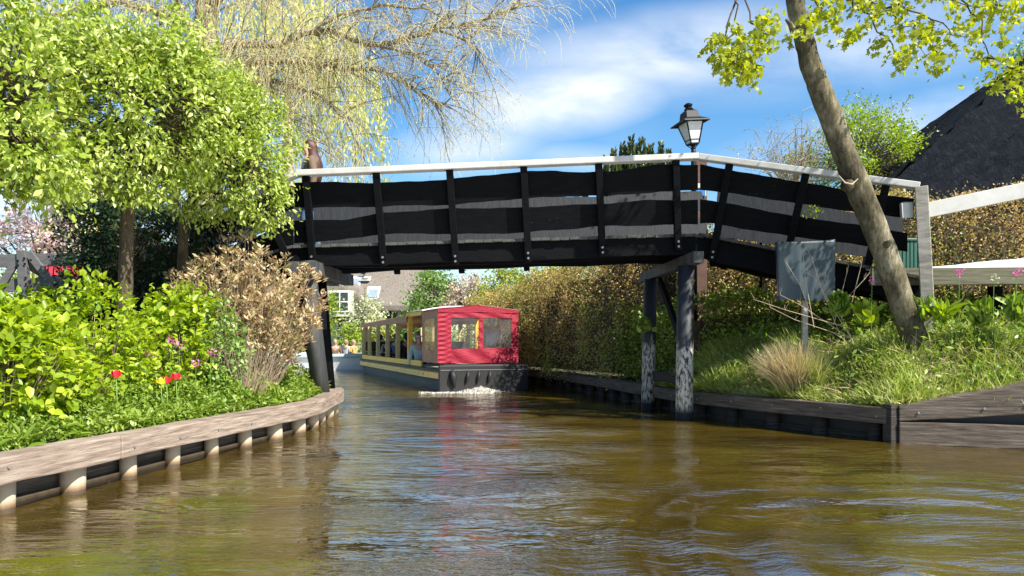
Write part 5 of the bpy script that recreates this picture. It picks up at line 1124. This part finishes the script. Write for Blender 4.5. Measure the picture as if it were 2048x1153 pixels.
# conifer behind the bridge
def conifer():
    Y = 27; r = empty('conifer', (W(1272, 0, Y).x, Y, .5), 0, 'dark bushy conifer peeking over the white handrail', 'tree'); o = Vector(r.location); P = []; D = []
    MB(o).tube([(o.x, Y, .5), (o.x, Y, 6.5)], [.2, .06], 8).build('trunk', M['bark2'], r)
    for px, top, w_ in ((1212, 318, 12), (1228, 300, 14), (1245, 288, 16), (1262, 276, 18), (1284, 278, 16), (1302, 290, 16), (1322, 288, 14), (1338, 300, 12), (1255, 296, 18), (1296, 300, 20), (1275, 290, 20), (1235, 320, 20), (1315, 312, 20)):
        y0 = Y+random.uniform(-.5, .5); p = W(px, top, y0); n = 2600; t = RNG.uniform(0, 1, n)**.7; hgt = p.z-2.5; rad = (w_*.9/F*Y)*(.15+t*1.5)*RNG.uniform(.5, 1, n); a = RNG.uniform(0, 2*np.pi, n)
        P.append(np.stack([p.x+np.cos(a)*rad, y0+np.sin(a)*rad, p.z-t*hgt], 1)); D.append(np.stack([np.cos(a)*.5, np.sin(a)*.5, RNG.uniform(.6, 1.4, n)], 1))
    leaf_mesh('crown', rel(np.concatenate(P), o), RNG.uniform(.10, .22, sum(len(q) for q in P)), .45, M['conifer'], r, tpl=LEAF4, D=np.concatenate(D))
conifer()
def airy(label, px, base_py, Y, top, wpx, n, mat, leaf, size=.05, th=.012, nl=3000, name='tree', zb=.5):
    X = W(px, 0, Y).x; r = empty(name, (X, Y, zb), 0, label, 'tree'); o = Vector(r.location); c = np.array([X, Y, W(px, base_py, Y).z])
    MB(o).tube([(X, Y, zb), (X, Y, c[2])], [.12, .06], 8).build('trunk', M['bark2'], r)
    k = 8; P = np.zeros((n, k, 3)); P[:, 0] = c+RNG.normal(0, .05, (n, 3)); a = RNG.uniform(0, 2*np.pi, n); sp = RNG.uniform(0, 1, n)**.6*wpx/2/F*Y; H = (base_py-top)/F*Y
    d = norm(np.stack([np.cos(a)*sp, np.sin(a)*sp*.7, H*RNG.uniform(.5, 1, n)], 1)); ln = np.hypot(sp, H*RNG.uniform(.5, 1, n))/(k-1)
    for j in range(1, k): d = norm(d+RNG.normal(0, .12, (n, 3))); P[:, j] = P[:, j-1]+d*ln[:, None]
    stalk_mesh('branches', rel(P, o), th, mat, r, .2)
    S = P[:, 2:].reshape(-1, 3); m = len(S); Q = np.zeros((m, 5, 3)); Q[:, 0] = S; d = norm(RNG.normal(size=(m, 3))+np.array([0, 0, .5]))
    for j in range(1, 5): d = norm(d+RNG.normal(0, .25, (m, 3))); Q[:, j] = Q[:, j-1]+d*RNG.uniform(.06, .16, (m, 1))
    stalk_mesh('twigs', rel(Q, o), th*.45, mat, r, .5)
    B = Q[:, 1:].reshape(-1, 3); B = B[RNG.integers(0, len(B), nl)]; leaf_mesh('crown', rel(B, o), RNG.uniform(.6, 1.3, nl)*size, .6, leaf, r, tpl=LEAF4)
airy('sparse budding tree rising left of the leaning maple trunk', 1590, 400, 21, 240, 190, 60, M['drytwig'], M['midgreen'], .04, .018, 1600)
airy('sparse green shoots of a tall shrub against the sky', 1740, 340, 22.5, 195, 190, 34, M['twig'], M['midgreen'], .07, .016, 3400)
bt('dense bright green tree between the maple trunk and the dark roof', 1722, 21.5, 205, 440, 250, M['bright'], 14000, .075, per=12)
# fine-leaved shrub behind roof at far right
bt('small green tree top above the dark roof at the right edge', 2045, 29, 85, 190, 60, M['midgreen'], 1500, .1)

# ---------------------------------------------------------------- right bank
def grass_right():
    n = 62000; y = RNG.uniform(7.35, 13.2, n); q = QR[1:8]; xq = np.interp(y, q[:, 1], q[:, 0]); d = .16+RNG.uniform(0, 1, n)**1.3*4.2; x = xq+d
    dist = pdist(x, y, QR); keep = (dist > .13) & (x < 8.5); x, y, dist = x[keep], y[keep], dist[keep]
    lump = .5+.5*np.sin(x*4.1+y*2.3)*np.sin(y*3.9-x*1.7); z = hR(x, y); n = len(x)
    D = RNG.normal(0, .55, (n, 3)); D[:, 2] = RNG.uniform(.4, 1.3, n); D[:, 0] -= .35; D[:, 1] -= .35
    o = leaf_mesh('grass', np.stack([x, y, z-.01], 1), RNG.uniform(.12, .30, n)*(.45+1.0*lump), RNG.uniform(.04, .08, n), M['grass'], D=D, tpl=BLADE, up=.3); tag(o, 'long sunlit grass covering the right bank', 'grass', kind='stuff')
    k = RNG.uniform(0, 1, n) < .17; D2 = RNG.normal(0, .9, (k.sum(), 3)); D2[:, 2] = RNG.uniform(.0, .8, k.sum())
    o = leaf_mesh('dry_grass', np.stack([x[k], y[k], z[k]+.04], 1), RNG.uniform(.15, .36, k.sum()), .03, M['straw'], D=D2, tpl=BLADE); tag(o, 'dry straw lying among the grass of the right bank', 'grass', kind='stuff')
    m = 15000; j = RNG.integers(0, n, m); zz = z[j]+RNG.uniform(.02, .24, m)*(.3+.9*lump[j]); o = leaf_mesh('ground_cover', np.stack([x[j], y[j], zz], 1)+RNG.normal(0, .02, (m, 3)), RNG.uniform(.03, .07, m), .55, M['cover'], tpl=LEAF4, up=1.1); tag(o, 'leafy weeds among the grass of the right bank', 'plants', kind='stuff')
grass_right()
def tall_weeds():
    P = []; D = []
    for k in range(1100):
        x = RNG.uniform(2.4, 8.2); y = RNG.uniform(7.6, 13.2); d = float(pdist(np.array(x), np.array(y), QR))
        if d < .35 or x < np.interp(y, QR[1:8, 1], QR[1:8, 0]): continue
        z = float(hR(np.array(x), np.array(y))); h = RNG.uniform(.15, .5)*(1 if d > .8 else .6); n = 22; t = RNG.uniform(.15, 1, n)
        P.append(np.stack([x+RNG.normal(0, .05, n)*(1+t), y+RNG.normal(0, .05, n)*(1+t), z+h*t], 1))
    P = np.concatenate(P); o = leaf_mesh('weeds', P, RNG.uniform(.04, .11, len(P)), .38, M['cover'], up=.8, tpl=LEAF4); tag(o, 'tall leafy weeds standing out of the grass on the right bank', 'plants', kind='stuff')
tall_weeds()
# dry rush tussock
def tussock(px, Y, n, h, sp, label, mat, wid=.02, name='rush_tussock'):
    X = W(px, 0, Y).x; zb = float(hR(np.array(X), np.array(Y))); a = RNG.uniform(0, 2*np.pi, n); q = RNG.uniform(.05, 1, n); D = np.stack([np.cos(a)*q*sp-.25, np.sin(a)*q*sp-.1, np.ones(n)], 1)
    P = RNG.normal(0, .06, (n, 3)); P[:, 2] = 0; o = leaf_mesh(name, P, RNG.uniform(.6, 1, n)*h, wid, mat, D=D, tpl=BLADE); o.location = (X, Y, zb); tag(o, label, 'rush'); return o
tussock(1590, 10.1, 2200, .85, .95, 'large tan rush tussock spreading below the covered sign', M['straw'])
tussock(1625, 10.0, 900, .6, .8, 'green rush growing in the middle of the tan tussock', M['grass'], .025)
def deadweed(label, px0, pxs, Y, seed):
    X = W(px0, 0, Y).x; zb = float(hR(np.array(X), np.array(Y))); mb = MB((X, Y, zb))
    for pts in pxs:
        P = [W(a, b, Y+random.uniform(-.1, .1)) for a, b in pts]; P = [P[0]+(P[0]-P[1])*.9]+P; mb.tube(P, [.005]+[.0045-.003*i/len(pts) for i in range(len(pts))], 5)
        for p in P[2:]: 
            for _ in range(2): mb.tube([p, p+Vector((random.uniform(-.06, .06), 0, random.uniform(.02, .10)))], [.002, .001], 4)
    tag(mb.build('dead_weed', M['drytwig']), label, 'dead weed')
deadweed('pinkish dead weed stems crossing in front of the covered sign', 1668, [[(1620, 610), (1611, 560), (1606, 505)], [(1615, 610), (1600, 570), (1575, 530)], [(1660, 620), (1640, 570), (1625, 520), (1610, 490)], [(1680, 640), (1650, 590), (1628, 555), (1612, 545)], [(1690, 650), (1670, 610), (1650, 560)]], 9.85, 1)
deadweed('pinkish dead weed lying left over the tussock', 1700, [[(1640, 640), (1570, 620), (1510, 600)], [(1650, 660), (1590, 640), (1540, 615)], [(1660, 650), (1600, 610), (1560, 590)]], 9.8, 2)
deadweed('thin dead weed stems right of the covered sign', 1700, [[(1710, 580), (1724, 525)], [(1700, 590), (1728, 560), (1740, 545)], [(1680, 600), (1694, 545)]], 9.9, 3)
def rosette(label, px, py, Y, n, size, wid, mat):
    p = W(px, py, Y); D = RNG.normal(0, .6, (n, 3)); D[:, 2] = RNG.uniform(.5, 1.4, n); P = RNG.normal(0, .05, (n, 3)); P[:, 2] = RNG.uniform(-.1, .12, n); o = leaf_mesh('leafy_weed', P, RNG.uniform(.6, 1, n)*size, wid, mat, D=D); o.location = p; tag(o, label, 'plant')
rosette('bright upright leafy weed right of the maple trunk', 1885, 640, 9.2, 46, .28, .25, M['hydr']); rosette('small leafy weed below the landing post', 1840, 630, 9.4, 60, .20, .3, M['cover']); rosette('leafy weed under the white tarpaulin', 1960, 640, 9.2, 70, .22, .35, M['cover']); rosette('green weed clump left of the maple trunk', 1730, 640, 9.7, 110, .20, .5, M['hydr']); rosette('green weed clump at the right edge of the bank', 2030, 630, 9.0, 100, .22, .4, M['cover']); rosette('weed clump at the foot of the covered sign', 1680, 620, 9.9, 110, .20, .5, M['cover'])
for px, py, Y, l in ((2033, 546, 8.9, 'tall bright pink flower at the right edge'), (1919, 546, 9.3, 'small pink flower below the white tarpaulin'), (1744, 563, 9.5, 'pink flower left of the leaning trunk')): campion(px, py, Y, l, hR, .018, 6)
campion(1988, 555, 9.0, 'white flower between the two pink ones on the right', hR, .016, 4, 'whiteblossom')
# leaning maple
def maple():
    base = W(1838, 700, 9.5); r = empty('maple_tree', (base.x, 9.5, .95), 0, 'leaning grey barked maple with fresh yellow green leaves on the right bank', 'tree'); o = Vector(r.location)
    cl = [(1850, 790, 9.5, 33), (1835, 695, 9.5, 28), (1812, 630, 9.5, 26), (1775, 520, 9.45, 25.5), (1735, 420, 9.4, 25.5), (1708, 355, 9.4, 26.5), (1690, 310, 9.4, 24), (1665, 240, 9.35, 24.5), (1640, 180, 9.3, 23), (1618, 120, 9.3, 21), (1605, 60, 9.3, 19.5), (1592, 20, 9.3, 18), (1584, -40, 9.3, 17), (1575, -200, 9.3, 14), (1600, -380, 9.3, 8)]
    P = [W(a, b, c) for a, b, c, d in cl]; R = [d/F*9.4*.93 for a, b, c, d in cl]; fine = []; rf = []
    for i in range(len(P)-1):
        for t in np.linspace(0, 1, 6, endpoint=False): fine.append(P[i].lerp(P[i+1], t)+Vector((random.gauss(0, .004), 0, 0))); rf.append((R[i]*(1-t)+R[i+1]*t)*random.uniform(.97, 1.04))
    mb = MB(o); mb.tube(fine, rf, 20); k = W(1700, 368, 9.22); mb.tube([k+Vector((.02, .12, 0)), k+Vector((.02, .02, .01))], [.09, .05], 10); mb.tube([W(1590, 70, 9.3), W(1580, 48, 9.2), W(1572, 40, 9.15)], [.05, .03, .015], 8)
    mb.tube([W(1772, 490, 9.3), W(1784, 482, 9.2)], [.05, .025], 8)
    o1 = mb.build('trunk', M['bark'], r, smooth=True)
    mb = MB(o)   # wound scar ring
    mb.tube([W(1678, 352, 9.19)+Vector((0, 0, 0)), W(1690, 366, 9.17), W(1704, 369, 9.17), W(1716, 358, 9.19)], [.006, .010, .010, .005], 6); mb.build('scar', M['drytwig'], r)
    tw = [[(1584, -60), (1640, 20), (1680, 60), (1700, 82)], [(1584, -80), (1680, -10), (1760, 10), (1820, 60), (1850, 110)], [(1590, -120), (1760, -60), (1900, -20), (1960, 40), (1975, 110), (2000, 150), (2030, 195)], [(1760, 10), (1820, 20), (1900, 60), (1930, 85)], [(1700, 0), (1750, 50), (1790, 105), (1800, 125)], [(1900, -20), (2000, 10), (2060, 30)], [(1820, 60), (1870, 95), (1885, 120)], [(1640, 20), (1620, 40), (1605, 62)], [(1650, -30), (1740, 0), (1850, -10), (1960, 10), (2050, -10)],
          [(1500, -160), (1472, -40), (1474, 40), (1480, 90), (1470, 130)], [(1500, -160), (1482, -20), (1500, 40), (1525, 65), (1545, 80)], [(1476, 60), (1455, 75), (1432, 85)], [(1480, 95), (1460, 120), (1450, 140)], [(1480, 95), (1510, 125), (1530, 135)], [(1500, 40), (1530, 45), (1550, 40)], [(1480, 60), (1484, 110), (1485, 150)], [(1474, 0), (1440, 95), (1428, 105)], [(1584, -160), (1540, -220), (1500, -160)], [(1975, 110), (2040, 140), (2070, 200)]]
    mb = MB(o); anchors = []
    for i, pts in enumerate(tw):
        Y = 9.3 if i < 9 else 8.9; Yv = [Y-.5*j/len(pts)+random.uniform(-.12, .12) for j in range(len(pts))]; Q = [W(a, b, y) for (a, b), y in zip(pts, Yv)]; f = []
        for a, b in zip(Q[:-1], Q[1:]):
            for t in np.linspace(0, 1, 4, endpoint=False): f.append(a.lerp(b, t)+Vector((random.gauss(0, .012), random.gauss(0, .03), random.gauss(0, .012))))
        f.append(Q[-1]); m = len(f); mb.tube(f, [.014*(1-.8*j/(m-1)) for j in range(m)], 6)
        st = 1 if i < 9 or i > 17 else int(m*.45)
        for j in range(st, m):
            p = f[j]; q = p.z
            if i in (9, 10, 17) and j < m*.55: continue
            for _ in range(2 if i < 9 or i == 18 else 2): anchors.append(p+Vector((random.gauss(0, .07), random.gauss(0, .14), random.gauss(-.03, .06))))
    mb.build('branches', M['bark2'], r, smooth=True)
    A_ = np.array(anchors); per = 8; n = len(A_)*per; P2 = np.repeat(A_, per, 0)+RNG.normal(0, .045, (n, 3)); D = RNG.normal(0, .8, (n, 3)); D[:, 2] -= .9
    leaf_mesh('crown', rel(P2, o), RNG.uniform(.045, .095, n), 1.0, M['maple'], r, tpl=MAPLE, D=D, up=.5)
    # unseen upper crown continuing over the frame, shading the bank
    bl = [(W(1650, -420, 9.3).x, 9.6, W(0, -420, 9.3).z, 1.6, 1.6, 1.2), (W(1900, -300, 9.3).x, 9.2, W(0, -330, 9.3).z, 1.5, 1.5, .9)]
    P3 = blob_pts(bl, 260, .35, 12, .12); leaf_mesh('crown', rel(P3, o), RNG.uniform(.06, .1, len(P3)), 1.0, M['maple'], r, tpl=MAPLE, droop=.8)
maple()
# ivy sprig growing on the ramp
rosette('green sprig growing between the boards of the bridge ramp', 1625, 425, 10.4, 30, .06, .6, M['hydr'])
rosette('ivy growing up the far right bridge pile', 1290, 655, 12.7, 90, .12, .8, M['beechg'])
